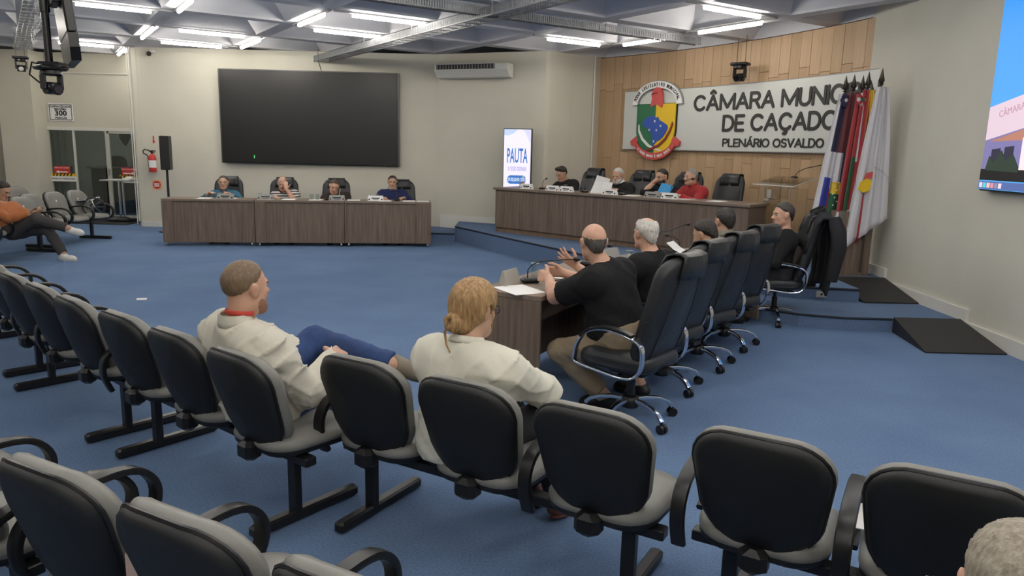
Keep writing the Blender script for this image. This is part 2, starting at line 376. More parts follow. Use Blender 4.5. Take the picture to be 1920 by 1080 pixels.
# lobby behind the glass
LOB = mat('lobby_wall', (.42, .43, .40), .8)
for lx in (-10.2, -8.2): tag(MB().tube([(lx-.3, 17.4, 2.5), (lx+.3, 17.4, 2.5)], .03, 10).build('tube_light', mat('lobby_fill_tube', (1, 1, 1), .4, emit=(1, .97, .9), es=26)), 'lobby ceiling tube hidden above the glass doors, '+('left' if lx < -9 else 'right')+' one', 'light', 'lobby tubes')  # unseen tubes added to brighten the lobby
struct(MB().box((-9.3, 19.4, 1.6), (5.5, .1, 3.2)).box((-11.6, 17.8, 1.6), (.1, 3.3, 3.2)).box((-6.9, 17.8, 1.6), (.1, 3.3, 3.2)).build('wall_lobby', LOB))
struct(MB().box((-9.3, 17.8, 2.6), (5.5, 3.4, .06)).build('ceiling_lobby', CEIL))
t = MB().bbox((-9.1, 17.6, .52), (1.5, .5, 1.0), .01).bbox((-9.1, 17.55, 1.04), (1.6, .62, .04), .008).build('reception_counter', mat('counter_black', (.012, .012, .014), .4)); tag(t, 'dark reception counter in the lobby behind the glass doors', 'counter')
for x, sc in ((-9.72, 1.), (-9.12, 1.15)):
    c = empty('lobby_chair', (x, 18.1, 0), 0, ('dark chair behind the counter, beside the door mullion' if x < -9.5 else 'dark chair behind the counter, under the lobby display'), 'chair', 'chairs behind the reception counter')
    MB().panel(.44*sc, .5, .16, cushion_prof(.06, .02, .2), lambda a, b_, z: (a, .2+z, 1.05+b_)).build('backrest', BLACKP, c)
    MB().panel(.46, .46, .1, cushion_prof(.08, .03, .2), lambda a, b_, z: (a, b_, .46+z)).build('seat', BLACKP, c)
    MB().cyl((0, 0, .06), (0, 0, .46), .03).lathe([(.26, 0), (.25, .03), (.04, .07)], (0, 0, 0)).build('base', BLACKM, c)
ld = empty('lobby_display', (-8.95, 19.2, 1.55), 0, 'blue lit wall display hanging in the lobby behind the glass', 'display')
MB().bbox((0, 0, 0), (.40, .06, .72), .008).build('casing', BLACKP, ld)
MB().box((0, -.034, .03), (.34, .004, .6)).build('screen', mat('blue_screen', (.02, .04, .15), .3, emit=(.03, .08, .30), es=.9), ld)
cu = MB(); cp = [(-10.35+.04*i, 16.5+.03*math.sin(i*1.9)) for i in range(14)]
cu.prism(cp+[(x, y+.012) for x, y in reversed(cp)], .05, 2.1); tag(cu.build('curtain', mat('grey_curtain', (.20, .22, .22), .8)), 'grey curtain hanging in the lobby behind the left glass pane', 'curtain')
fl = MB().bbox((-8.05, 18.6, 2.2), (.9, .2, .06)).bbox((-8.05, 18.6, 2.05), (.9, .2, .04)).build('lobby_shelf', GREYM); tag(fl, 'pale shelf high on the lobby wall behind the sliding door', 'shelf')
cb_ = MB().lathe([(.02, .7), (.10, .62), (.12, .45), (.05, .3), (.0, .25)], (-8.82, 17.0, 1.3), 10).build('hanging_plant', mat('dark_leaves', (.03, .05, .025), .7), None); tag(cb_, 'dark plant hanging in the lobby behind the door frame', 'plant')
struct(MB().box((-8.75, 15.35, .006), (1.9, .95, .012)).build('doormat', RAMPM)); bpy.data.objects['doormat']['kind'] = 'thing'; tag(bpy.data.objects['doormat'], 'dark doormat on the floor in front of the glass entrance', 'mat')
# stickers on the glass
def sticker(x, w, y, arrow):
    side = 'left fixed glass pane' if arrow < 0 else 'sliding glass door'
    e = empty('door_notice', (x, y, 1.02), 0, 'red door notice with a white arrow stuck on the %s' % side, 'sign', 'red door notices')
    MB().box((0, 0, 0), (w, .006, .17)).build('panel', RED, e)
    MB().vprism([(arrow*.13, -.04), (arrow*.07, -.005), (arrow*.07, -.028), (-arrow*.12, -.028), (-arrow*.12, -.052), (arrow*.07, -.052), (arrow*.07, -.075)], -.008, -.003).build('arrow', PAPER, e)
    text('lettering', 'PORTA DE CORRER', .036, PAPER, e, wallM((0, -.004, .045), (1, 0, 0)), .002)
    h = empty('hazard_tape', (x, y, .92), 0, 'yellow and black hazard tape across the %s' % side, 'tape', 'hazard tapes'); W = .58 if arrow < 0 else .40
    MB().box((0, 0, 0), (W, .006, .055)).build('tape', YEL, h)
    s = MB()
    k = -W/2
    while k < W/2-.06: s.vprism([(k, -.027), (k+.03, -.027), (k+.06, .027), (k+.03, .027)], -.006, -.003); k += .075
    s.build('stripe', INK, h)
    b = empty('door_banner', (x+(.0 if arrow < 0 else .1), y, .835), 0, 'white lettered strip under the hazard tape on the %s' % side, 'sign', 'white door strips')
    MB().box((0, 0, 0), (W+(.0 if arrow < 0 else .1), .006, .11)).build('panel', PAPER, b)
    text('lettering', 'CÂMARA DE VEREADORES', .045, INK, b, wallM((0, -.004, 0), (1, 0, 0)), .002)
sticker(-9.71, .34, 16.02, -1); sticker(-8.28, .30, 16.02, 1)
cs = empty('capacity_sign', (-9.63, 16.02, 2.23), 0, 'white wall sign reading CAPACIDADE MAXIMA 300 PESSOAS above the doors', 'sign')
MB().bbox((0, 0, 0), (.52, .012, .36), .004).build('panel', PAPER, cs)
q = MB()
for bx in ((0, .155, .47, .012), (0, -.155, .47, .012), (-.232, 0, .012, .32), (.232, 0, .012, .32)): q.box((bx[0], -.008, bx[1]), (bx[2], .004, bx[3]))
q.build('border', INK, cs)
for tx, zz, sz, bo in (('CAPACIDADE', .115, .062, .0012), ('MAXIMA', .06, .058, .0012), ('300', -.025, .15, .004), ('PESSOAS', -.12, .056, .0012)): text('lettering', tx, sz, INK, cs, wallM((0, -.008, zz), (1, 0, 0)), .002, bold=bo, sx=1.15)
# ================================================================ FURNITURE
def desk_unit(label, x, y, rz, L=1.45, D=.5, H=.77, stile='L', group=None, caster=True, overhang=0.):
    """desk run unit: local x along the front (0..L), y from the front (0) to the back (D), front panel towards -y"""
    t = empty('desk', (x, y, 0), rz, label, 'desk', group)
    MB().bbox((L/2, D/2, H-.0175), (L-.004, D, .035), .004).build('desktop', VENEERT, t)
    b = .06
    if stile == 'B': sx = ((.14, 0.),)
    l = MB(); l.box((.09, .012, (b+H-.035)/2), (.172, .022, H-.035-b)); 
    if stile == 'L': l.build('stile', VENEER, t); MB().box((L/2, .034, (b+H-.035)/2), (L-.03, .02, H-.035-b)).build('front_panel', VENEER, t); MB().box((L-.014, .012, (b+H-.035)/2), (.024, .022, H-.035-b)).build('stile', VENEER, t)
    else:
        MB().box((L-.13, .012, (b+H-.035)/2), (.25, .022, H-.035-b)).build('stile', VENEER, t); MB().box((L/2, .034, (b+H-.035)/2), (L-.03, .02, H-.035-b)).build('front_panel', VENEER, t); MB().box((.014, .012, (b+H-.035)/2), (.024, .022, H-.035-b)).build('stile', VENEER, t)
    for sx in (.012, L-.012): MB().box((sx, D/2+.012, (b+H-.035)/2), (.02, D-.03, H-.035-b)).build('side_panel', VENEER, t)
    if caster:
        for cx in (.06, L-.06):
            for cy in (.05, D-.06): MB().tube([(cx-.012, cy, .028), (cx+.012, cy, .028)], .026, 12).box((cx, cy, .055), (.03, .03, .015)).build('caster', STEEL, t)
    return t
fa = math.atan2(.65, 4.30); fx, fy = -5.72, 12.0
lab = ['left desk of the row below the black screen, beside the speaker stand', 'middle desk of the row below the black screen', 'right desk of the row below the black screen, beside the blue steps']
for i in range(3):
    desk_unit(lab[i], fx+math.cos(fa)*1.455*i, fy+math.sin(fa)*1.455*i, fa, stile='LLR'[i], group='desks below the black screen')
def FD(s, d, z=.77): return (fx+math.cos(fa)*s-math.sin(fa)*d, fy+math.sin(fa)*s+math.cos(fa)*d, z)
# near council table: three units around an arc; local x runs from far to near along the outer (front) side
tab = [((-.25, 4.99), 62, 1.45), ((.43, 6.27), 45, 1.45), ((1.46, 7.30), 30, .92)]
tl = ['brown council table unit nearest the camera, under the clasped hands', 'middle brown council table unit in front of the white haired man', 'far brown council table unit with papers and a microphone']
for i, ((x, y), a, L) in enumerate(tab):
    r = rad(a)
    t = desk_unit(tl[i], x+math.cos(r)*L, y+math.sin(r)*L, r+math.pi, L, .5, .75, stile='R', group='council table units', caster=False)
    bm_ = MB()
    bm_.box((L/2, .3, .60), (L-.05, .02, .22)); bm_.build('modesty_board', VENEER, t)
# dais desk: one long desk with a straight front, recessed plinth
dd0, dd1 = Vector((-.33, 12.80)), Vector((3.12, 9.88)); dv = dd1-dd0; DL = dv.length; da = math.atan2(dv.y, dv.x); dn = Vector((-dv.y, dv.x)).normalized()
def DD(s, d, z=1.045): p = dd0+dv.normalized()*s+dn*d; return (p.x, p.y, z)
t = empty('long_desk', (dd0.x, dd0.y, DZ), da, 'long brown presiding desk standing on the blue dais', 'desk')
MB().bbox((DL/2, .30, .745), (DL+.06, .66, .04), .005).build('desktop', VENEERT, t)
for k in range(3): MB().box((DL/6+DL/3*k, .025, .405), (DL/3-.004, .03, .64)).build('front_panel', VENEER, t)
MB().box((DL/2, .06, .042), (DL-.02, .03, .084)).build('plinth', mat('plinth_veneer', (.16, .10, .065), .55, nscale=4, col2=(.20, .135, .09), stretch=(9, 9, .45)), t)
for sx in (.012, DL-.012): MB().box((sx, .32, .362), (.024, .58, .724)).build('side_panel', VENEER, t)
# ---------------------------------------------------------------- executive office chair
def office_proto():
    t = empty('office_chair')
    sf = lambda x, y, z: (x*(1-.10*max(0, -y)/.25), y+.02, .375+z-.05*max(0, y-.14)**1.5*6)
    MB().panel(.52, .52, .12, cushion_prof(.105, .035, .24, .015), sf).build('seat', LEATH, t)
    def bf(x, y, z):     # y up the back, z towards the sitter
        v = y+.34; k = 1-.16*max(0, v-.34)/.34; Y = -.20-.30*v-.02*math.sin(v*4.6)+.07*(x/.27)**2*(.4+v)
        return (x*k, Y+z, .43+v*.99)
    bk = MB().panel(.54, .68, .13, cushion_prof(.095, .035, .25, .02), bf).build('backrest', LEATH, t)
    for sx in (-.165, .165):
        MB().tube([bf(sx*(1-.15*q), -.32+.64*q, -.003) for q in [i/10 for i in range(11)]], .004, 6).build('seam', LEATH, bk)
    sm = MB()
    for sx in (-1, 1): sm.tube([bf(sx*(.272-.004), -.05, .045), bf(sx*.20, -.05, -.002)], .004, 6)
    sm.build('seam', LEATH, bk)
    # headrest cover folded over the top of the back
    hp = []
    prof = [(.21, -.012), (.26, -.014), (.31, -.013), (.345, -.004), (.358, .03), (.358, .07), (.345, .112), (.30, .128), (.24, .128), (.18, .125)]
    b = MB(); vs = []; fs = []
    for q, (yy, zz) in enumerate(prof):
        for k in range(9):
            xx = -.175+.35*k/8; p = bf(xx, yy, zz-.006+.004*math.sin(k*2.1+q)); vs.append((p[0], p[1], p[2]))
    N = len(prof)
    for q in range(N-1):
        for k in range(8): a = q*9+k; fs.append((a, a+9, a+10, a+1))
    b.add(vs, fs, 0, True); hr = b.build('headrest', LEATH, t)
    m = hr.modifiers.new('thick', 'SOLIDIFY'); m.thickness = .012; m.offset = 0
    b = MB(); b.tube([bf(-.175, .205, -.016), bf(.175, .205, -.016)], .005, 6); b.build('trim', BLACKP, hr)
    for sx in (-1, 1):
        X = sx*.285
        pth = [(X, .24, .40), (X, .25, .45), (X, .235, .52), (X, .19, .585), (X, .12, .625), (X, .03, .64), (X, -.08, .63), (X, -.17, .605), (X, -.215, .57), (X, -.225, .50), (X, -.215, .43), (X, -.17, .375), (X, -.08, .36), (X, .08, .375)]
        a = MB().tube(spl(pth, 3, True), .02, 8, closed=True, flat=((1, 0, 0), .021, .0085)).build('armrest', CHROME, t)
        MB().tube(spl([(X, .21, .57), (X, .14, .625), (X, .03, .652), (X, -.08, .643), (X, -.15, .625)], 3), .02, 8, flat=((1, 0, 0), .026, .011)).build('arm_pad', BLACKP, a)
    MB().bbox((0, -.02, .35), (.24, .26, .05), .01).tube([(.0, -.05, .345), (.19, -.02, .345)], .008, 6).box((0, -.19, .375), (.09, .16, .025)).build('mechanism', BLACKM, t)
    MB().cyl((0, 0, .14), (0, 0, .26), .028).cyl((0, 0, .24), (0, 0, .35), .018).build('gas_lift', BLACKM, t)
    hub = MB().lathe([(.052, .085), (.058, .10), (.055, .15), (.035, .165)], (0, 0, 0), 16).build('hub', BLACKM, t)
    lm = MB().tube([(0, .04, .135), (0, .12, .138), (0, .20, .128), (0, .26, .105), (0, .295, .068)], .013, 8, flat=((0, 0, 1), .014, .017)).mesh('leg', CHROME)
    cm = MB().tube([(-.024, .30, .029), (-.004, .30, .029)], .029, 14).tube([(.004, .30, .029), (.024, .30, .029)], .029, 14).cyl((0, .297, .03), (0, .297, .072), .008).mesh('caster', BLACKP)
    for k in range(5):
        l = link('leg', lm, t, rz=2*math.pi*k/5+.3); link('caster', cm, l)
    return t
def office(o, x, y, deg, z=0., label=None, group=None, spin=0.):
    o.location = (x, y, z); o.rotation_euler = (0, 0, rad(deg-90)); o['label'] = label; o['category'] = 'chair'; o['group'] = group or 'executive chairs'
    return o
proto = office_proto()
chairs = [(.78, 4.56, 141, 0, 'black leather office chair nearest the camera, behind the bald man'),
          (1.12, 5.27, 138, 0, 'black leather office chair behind the white haired man at the council table'),
          (1.53, 5.88, 133, 0, 'black leather office chair behind the bowed dark head'),
          (1.93, 6.52, 128, 0, 'black leather office chair behind the man in the khaki shirt'),
          (2.72, 7.52, 172, 0, 'black leather office chair with a dark jacket hung over its back'),
          (1.18, 12.85, 222, DZ, 'black leather office chair behind the young man with a black quiff at the dais desk'),
          (1.95, 12.20, 228, DZ, 'black leather office chair behind the white bearded man at the dais desk'),
          (2.60, 11.64, 232, DZ, 'black leather office chair behind the man holding the blue booklet'),
          (3.10, 11.25, 222, DZ, 'empty backed black leather office chair beside the man in the red sweater')]
for i, (s, d, lb) in enumerate(((.79, 1.02, 'behind the man in the blue shirt'), (1.76, .98, 'behind the man in the striped shirt'), (2.68, .98, 'behind the man who is writing'), (3.86, .98, 'behind the man in the navy suit'))):
    p = FD(s, d, 0); chairs.append((p[0], p[1], math.degrees(fa)-90, 0, 'black leather office chair %s below the screen' % lb))
for i, (x, y, a, z, lb) in enumerate(chairs):
    o = proto if i == 0 else copy_tree(proto)
    office(o, x, y, a, z, lb)
    if i >= 9: o.scale = (1, 1, .97)
# jacket hung over the fifth chair
def jacket():
    X, Y, A = 2.72, 7.52, rad(172-90)
    t = tag(None or empty('jacket', (X, Y, 0), A), 'dark grey jacket hung over the back of the farthest council chair', 'jacket')
    C1 = cloth('jacket', (.022, .023, .026), .9, bump=.3); C2 = mat('jacket_lining', (.045, .048, .05), .6)
    b = MB(); N = 22; M_ = 17
    vs = []; fs = []
    for j in range(M_):        # down the front side, over the top, down the rear side
        for i in range(N):
            u = i/(N-1); x = (u-.5)*.62
            v = j/(M_-1)
            if v < .22: q = v/.22; yy = -.33+.0-.02; zz = .80+.33*q; yy = -.31-.10*q+.12
            elif v < .34: q = (v-.22)/.12; zz = 1.13+.03*math.sin(q*math.pi); yy = -.29-.17*q
            else: q = (v-.34)/.66; zz = 1.13-.74*q; yy = -.46-.05*math.sin(q*2.4)+.12*q*.4
            side = abs(x)/.31
            zz -= .05*side**3; fold = .02*math.sin(x*34+q*3)*min(1, q*1.5) if v > .34 else 0
            vs.append((x*(1-.12*(v < .34)), yy+fold+.05*side**2*(1 if v > .34 else 0), zz+(.02*math.sin(x*19) if j == M_-1 else 0)))
    for j in range(M_-1):
        for i in range(N-1): a = j*N+i; fs.append((a, a+1, a+N+1, a+N))
    b.add(vs, fs, 0, True); o = b.build('body', C1, t); m = o.modifiers.new('t', 'SOLIDIFY'); m.thickness = .022; m.offset = 0
    for sx in (-1, 1):
        MB().tube([(sx*.25, -.44, 1.10), (sx*.32, -.47, .98), (sx*.33, -.49, .82), (sx*.31, -.47, .64), (sx*.29, -.46, .50)], [.06, .075, .07, .062, .055], 12).build('sleeve', C1, t)
    MB().tube([(-.10, -.30, 1.13), (-.09, -.38, 1.175), (0, -.405, 1.185), (.09, -.38, 1.175), (.10, -.30, 1.13)], .018, 8, flat=((0, 0, 1), .028, .012)).build('collar', C1, t)
    MB().panel(.20, .36, .06, [(.05, 0), (.01, 0), (0, .01)], lambda x, y, z: (.06+x, -.535-z*.5, .80+y)).build('lining', C2, t)
jacket()
# ---------------------------------------------------------------- auditorium benches
PITCH = .53
def back_fn(x0):
    def f(x, y, z):
        v = y+.245; k = 1-.24*max(0, (.26-v))/.26; Y = -.180-.29*v+.05*(x/.22)**2-.014*math.sin(v*7)
        return (x0+x*k, Y+z, .375+v*.93)
    return f
BENCHP = {}
def bench_parts():
    f = back_fn(0)
    BENCHP['back'] = MB().panel(.46, .49, .145, cushion_prof(.078, .034, .21, .012), f).mesh('backrest', GREYV)
    BENCHP['shell'] = MB().panel(.445, .475, .138, [(.2, -.032), (.10, -.031), (.03, -.027), (.012, -.020), (.002, -.006), (0, .010)], f).mesh('back_shell', SHELL)
    rim = []
    W, H, R = .2225, .2375, .138
    for cx, cy, a0 in ((W-R, H-R, 0), (-W+R, H-R, 90), (-W+R, -H+R, 180), (W-R, -H+R, 270)):
        for k in range(7): a = rad(a0+15*k); rim.append(f(cx+R*math.cos(a), cy+R*math.sin(a), .004))
    BENCHP['rim'] = MB().tube(rim, .0075, 6, closed=True).mesh('edge_trim', BLACKP)
    sf = lambda x, y, z: (x*(1-.10*max(0, -y)/.23), y+.02, .365+z-.9*max(0, y-.12)**2)
    BENCHP['seat'] = MB().panel(.47, .47, .13, cushion_prof(.07, .03, .22, .012), sf).mesh('seat', GREYV)
    sf2 = lambda x, y, z: (x*(1-.10*max(0, -y)/.23), y+.02, .365+z-.9*max(0, y-.12)**2)
    BENCHP['sshell'] = MB().panel(.46, .46, .125, [(.2, -.025), (.08, -.024), (.02, -.012), (0, .004), (0, .02)], sf2).mesh('seat_shell', SHELL)
    BENCHP['brk'] = MB().bbox((0, -.215, .365), (.10, .085, .09), .02).box((0, -.16, .36), (.07, .12, .03)).mesh('bracket', BLACKP)
    BENCHP['tag'] = MB().panel(.026, .05, .006, [(.006, 0), (0, 0), (0, .003)], lambda x, y, z: f(x, y+.10, .092+z)).mesh('number_tag', PAPER)
    BENCHP['arm'] = MB().tube(spl([(0, -.19, .33), (0, -.225, .42), (0, -.22, .50), (0, -.17, .555), (0, -.07, .580), (0, .08, .588), (0, .18, .568), (0, .24, .51), (0, .25, .44), (0, .21, .37), (0, .12, .33)], 3), .02, 8, flat=((1, 0, 0), .028, .014)).mesh('armrest', BLACKP)
    BENCHP['leg'] = MB().bbox((0, -.06, .185), (.055, .04, .29), .004).mesh('leg', BLACKM)
    BENCHP['foot'] = MB().bbox((0, .0, .030), (.055, .58, .05), .010).mesh('foot_bar', BLACKM)
bench_parts()
def bench(x, y, deg, n, label, arms, tags=False, group='tandem seat benches'):
    t = empty('bench', (x, y, 0), rad(deg-90), label, 'bench', group)
    L = n*PITCH
    MB().bbox((0, -.07, .325), (L-.04, .06, .04), .004).build('beam', BLACKM, t)
    for k in range(n):
        X = (k-(n-1)/2)*PITCH
        s = link('seat', BENCHP['seat'], t, (X, 0, 0)); link('seat_shell', BENCHP['sshell'], s)
        b = link('backrest', BENCHP['back'], t, (X, 0, 0)); link('back_shell', BENCHP['shell'], b); link('edge_trim', BENCHP['rim'], b); link('bracket', BENCHP['brk'], b)
        if tags: link('number_tag', BENCHP['tag'], b)
    for k in range(n+1):
        if k in arms: link('armrest', BENCHP['arm'], t, ((k-n/2)*PITCH, 0, 0))
    for sx in (-1, 1):
        l = link('leg', BENCHP['leg'], t, (sx*(L/2-.16), 0, 0)); link('foot_bar', BENCHP['foot'], l)
    return t
bench(-.05, 2.95, 60, 3, 'grey three seat bench under the woman in the white blazer', (0, 2))
bench(1.40, 2.20, 60, 3, 'grey three seat bench with dark armrests, nearest the right wall', (0, 1, 2, 3))
bench(-1.43, 3.58, 52, 3, 'grey three seat bench under the man in the white shirt', ())
bench(-2.68, 4.58, 49, 3, 'empty grey three seat bench to the left of the man in the white shirt', (1, 3))
bench(-3.88, 5.72, 46, 3, 'empty grey bench at the left edge, three seats, level with the floor scrap', (0, 1, 2, 3))
bench(-.68, 1.88, 62, 3, 'grey three seat bench with black arm loops nearest the camera, at bottom left', (0, 1, 2, 3))
bench(-2.14, 2.63, 59, 3, 'grey three seat bench cut off by the left edge, next to the nearest bench', (0, 1, 2, 3))
bench(.76, 1.20, 62, 3, 'grey three seat bench under the grey haired head at bottom right', (0, 1, 2, 3))
G = 'benches by the left wall'
bench(-7.28, 12.08, -5, 3, 'three seat grey bench with number tags, beside the glass doors', (0, 1, 2, 3), True, G)
bench(-7.12, 10.42, -5, 3, 'three seat grey bench under the man in the orange shirt', (0, 1, 2, 3), True, G)
bench(-6.98, 8.78, -5, 3, 'three seat grey bench cut off by the left edge, next to the orange shirt', (0, 1, 2, 3), True, G)
bench(-8.62, 12.6, -5, 3, 'three seat grey bench in the row behind, against the white pillar', (0, 1, 2, 3), True, G)
bench(-8.50, 10.95, -5, 3, 'three seat grey bench in the row behind the man in the orange shirt', (0, 1, 2, 3), True, G)
# small paper bits
def paper(x, y, z, a, label, wd=.21, hg=.297, cat='paper', th=.003, curl=0., name='paper_sheet', grp='papers on the desks', m=PAPER):
    b = MB(); N = 5; vs = []; fs = []
    for l in (0, 1):
        for j in range(N):
            for i in range(2): vs.append(((i-.5)*wd, (j/(N-1)-.5)*hg, (th if l else 0)+curl*(j/(N-1))**3))
    for j in range(N-1): fs += [(10+2*j, 10+2*j+1, 10+2*j+3, 10+2*j+2), (2*j+1, 2*j, 2*j+2, 2*j+3), (2*j, 10+2*j, 12+2*j, 2+2*j), (2*j+3, 13+2*j, 11+2*j, 2*j+1)]
    fs += [(0, 1, 11, 10), (9, 8, 18, 19)]
    o = b.add(vs, fs).build(name, m); o.location = (x, y, z); o.rotation_euler = (0, 0, a); return tag(o, label, cat, grp)
def glass(x, y, z, label, water=.35):
    t = empty('water_glass', (x, y, z), 0, label, 'glass', 'drinking glasses')
    MB().lathe([(.026, 0), (.031, .10), (.0295, .10), (.025, .006), (0, .006)], (0, 0, 0), 18).build('tumbler', GLASS, t)
    MB().tube([(.0305*math.cos(k*.5236), .0305*math.sin(k*.5236), .10) for k in range(12)], .0012, 5, closed=True).build('rim', mat('glass_rim', (.6, .63, .65), .1) if 'glass_rim' not in bpy.data.materials else bpy.data.materials['glass_rim'], t)
    if water: MB().lathe([(.0245, .007), (.0245+.005*water, .007+.09*water), (0, .007+.09*water)], (0, 0, 0), 14).build('water', mat('water_fill', (.72, .74, .75), .05, alpha=.35) if 'water_fill' not in bpy.data.materials else bpy.data.materials['water_fill'], t)
    return t
def nameplate(x, y, z, a, label, wd=.24, hg=.09, m=PLATE):
    t = empty('nameplate', (x, y, z), a, label, 'nameplate', 'nameplates')
    b = MB(); k = .035; w_ = wd/2
    b.add([(-w_, -k, 0), (w_, -k, 0), (w_, k, 0), (-w_, k, 0), (-w_*.9, -.006, hg), (w_*.9, -.006, hg), (w_*.9, .006, hg), (-w_*.9, .006, hg)], [(3, 2, 1, 0), (4, 5, 6, 7), (0, 1, 5, 4), (1, 2, 6, 5), (2, 3, 7, 6), (3, 0, 4, 7)])
    b.build('stand', m, t)
    b = MB()
    f = lambda x0, x1, v0, v1: b.add([(x0, -k*(1-v0)-.006*v0-.002, hg*v0), (x1, -k*(1-v0)-.006*v0-.002, hg*v0), (x1, -k*(1-v1)-.006*v1-.002, hg*v1), (x0, -k*(1-v1)-.006*v1-.002, hg*v1)], [(0, 1, 2, 3)])
    f(-w_*.5, w_*.5, .42, .64); f(-w_*.34, w_*.36, .22, .30)
    for s in (-1, 1): f(s*w_*.78-.012, s*w_*.78+.012, .18, .42)
    b.build('print', INK, t); return t
def desk_mic(x, y, z, a, label, reach=.34, rise=.16, drop=0.):
    t = empty('gooseneck_microphone', (x, y, z), a, label, 'microphone', 'desk microphones')
    MB().bbox((0, 0, .018), (.10, .13, .036), .012).build('base', BLACKP, t)
    pth = [(0, .02, .03), (0, .02, .09), (0, .0, rise*.8), (0, -.05, rise), (0, -.14, rise+.01), (0, -reach, rise+.015-drop)]
    MB().tube(pth, .0045, 8).build('gooseneck', BLACKM, t)
    MB().ball((0, -reach-.02, rise+.015-drop), .021, 12, sc=(.85, 1.3, .85)).build('windscreen', BLACKP, t)
    return t
cm = BLACKP
# far desk row
for s, d, lb in ((.62, .22, 'sheet of paper alone near the left end of the screen-side desks'), (1.02, .24, 'paper in front of the man in the blue shirt'), (1.98, .24, 'paper in front of the man in the striped shirt'), (2.42, .2, 'loose sheet between the striped shirt and the writing man'), (3.05, .24, 'paper under the hand of the writing man'), (3.98, .2, 'papers in front of the man in the navy suit'), (4.22, .2, 'sheet at the right elbow of the man in the navy suit'), (3.58, .2, 'sheet beside the white nameplate of the navy suit')):
    p = FD(s, d); paper(p[0], p[1], p[2], fa, lb)
for s, d, lb, m in ((.98, .12, 'grey nameplate in front of the man in the blue shirt', PLATE), (1.62, .12, 'grey nameplate in front of the man in the striped shirt', PLATE), (2.78, .12, 'grey nameplate in front of the writing man', PLATE), (3.42, .14, 'pale nameplate left of the man in the navy suit', PAPER)):
    p = FD(s, d); nameplate(p[0], p[1], p[2], fa, lb, .27, .09, m)
for s, d, lb in ((.80, .16, 'glass left of the nameplate of the blue shirt'), (.89, .18, 'second glass touching the nameplate of the blue shirt'), (1.52, .2, 'glass left of the nameplate of the striped shirt'), (2.36, .18, 'left one of two glasses near the writing man'), (2.45, .2, 'right one of two glasses near the writing man'), (3.36, .24, 'left glass behind the pale nameplate'), (3.44, .24, 'right glass behind the pale nameplate')):
    p = FD(s, d); glass(p[0], p[1], p[2], lb, 0)
for s, d, a, lb in ((2.62, .2, 150, 'black desk microphone left of the writing man'), (3.78, .24, 100, 'black desk microphone left of the man in the navy suit')):
    p = FD(s, d); m_ = desk_mic(p[0], p[1], p[2], fa+rad(180), lb, .10, .28)
# near council table
paper(.05, 4.98, .75, rad(30), 'white sheet of paper at the near end of the council table', .24, .32)
paper(.42, 5.62, .75, rad(-40), 'white sheet on the table beyond the bald man\'s arm', .24, .32)
paper(.98, 6.22, .75, rad(-30), 'white papers in front of the white haired man', .24, .32)
paper(1.45, 6.80, .75, rad(20), 'white papers spread before the bowed dark head', .26, .34)
paper(1.66, 7.12, .75, rad(35), 'white papers beside the far council microphone', .26, .34)
paper(1.62, 6.92, .765, rad(60), 'sheet with a lifted corner before the bowed dark head', .21, .30, curl=.10)
nameplate(-.02, 5.20, .75, rad(62+180), 'pale folded nameplate at the near end of the council table', .22, .105, mat('plate_beige', (.34, .32, .28), .5))
nameplate(.87, 6.55, .75, rad(45+180), 'dark nameplate beside the water glass of the white haired man', .22, .10, PLATE)
glass(.17, 5.56, .75, 'empty glass behind the bald man\'s clasped hands', 0)
glass(1.02, 6.42, .75, 'glass of water in front of the white haired man', .7)
desk_mic(.13, 5.28, .75, rad(105), 'black desk microphone over the bald man\'s clasped hands', .33, .15, .0)
desk_mic(.64, 6.15, .75, rad(60), 'black desk microphone between the bald man and the white haired man', .16, .17, .0)
desk_mic(1.60, 7.15, .75, rad(-75), 'black desk microphone at the far end of the council table', .10, .15)
o = desk_mic(1.30, 6.70, .75, rad(110), 'black desk microphone to the right of the white haired man', .30, .24, -.05)
MB().tube([(.28, 5.34, .754), (.36, 5.42, .754), (.42, 5.50, .757), (.50, 5.52, .754), (.55, 5.60, .754)], .004, 6).build('cable', BLACKP); tag(bpy.data.objects['cable'], 'black cable curling across the council table', 'cable')
# dais desk
for s, d, a, lb in ((.98, .28, 5, 'papers near the young man with the quiff'), (2.60, .2, 10, 'sheet between the white bearded man and the blue booklet'), (3.45, .25, -8, 'sheet in front of the man in the red sweater'), (3.95, .25, 4, 'sheet at the right end of the dais desk')):
    p = DD(s, d); paper(p[0], p[1], p[2], da+rad(a), lb)
for s, d, lb, m in ((.62, .10, 'pale nameplate left of the young man with the quiff', PAPER), (1.18, .08, 'pale nameplate in front of the young man with the quiff', PAPER), (1.46, .08, 'pale nameplate right of the young man with the quiff', PAPER), (2.28, .08, 'pale nameplate in front of the white bearded man', PAPER), (3.02, .08, 'grey nameplate under the blue booklet', PLATE), (3.30, .08, 'white nameplate below the red sleeve', PAPER)):
    p = DD(s, d); nameplate(p[0], p[1], p[2], da, lb, .26, .085, m)
for s, d, lb in ((1.36, .18, 'glass between the nameplates of the young man with the quiff'), (.40, .2, 'glass beside the lit display on the dais desk')):
    p = DD(s, d); glass(p[0], p[1], p[2], lb, .6)
p = DD(.36, .3); b = empty('water_bottle', p, 0, 'clear bottle with a pink label beside the lit display', 'bottle')
MB().lathe([(.03, 0), (.032, .02), (.032, .12), (.014, .16), (.014, .175)], (0, 0, 0), 14).build('bottle_body', GLASS, b); MB().lathe([(.0328, .04), (.0328, .10)], (0, 0, 0), 14).build('bottle_label', mat('pink_label', (.6, .25, .22), .5), b); MB().cyl((0, 0, .175), (0, 0, .195), .015, n=12).build('cap', PAPER, b)
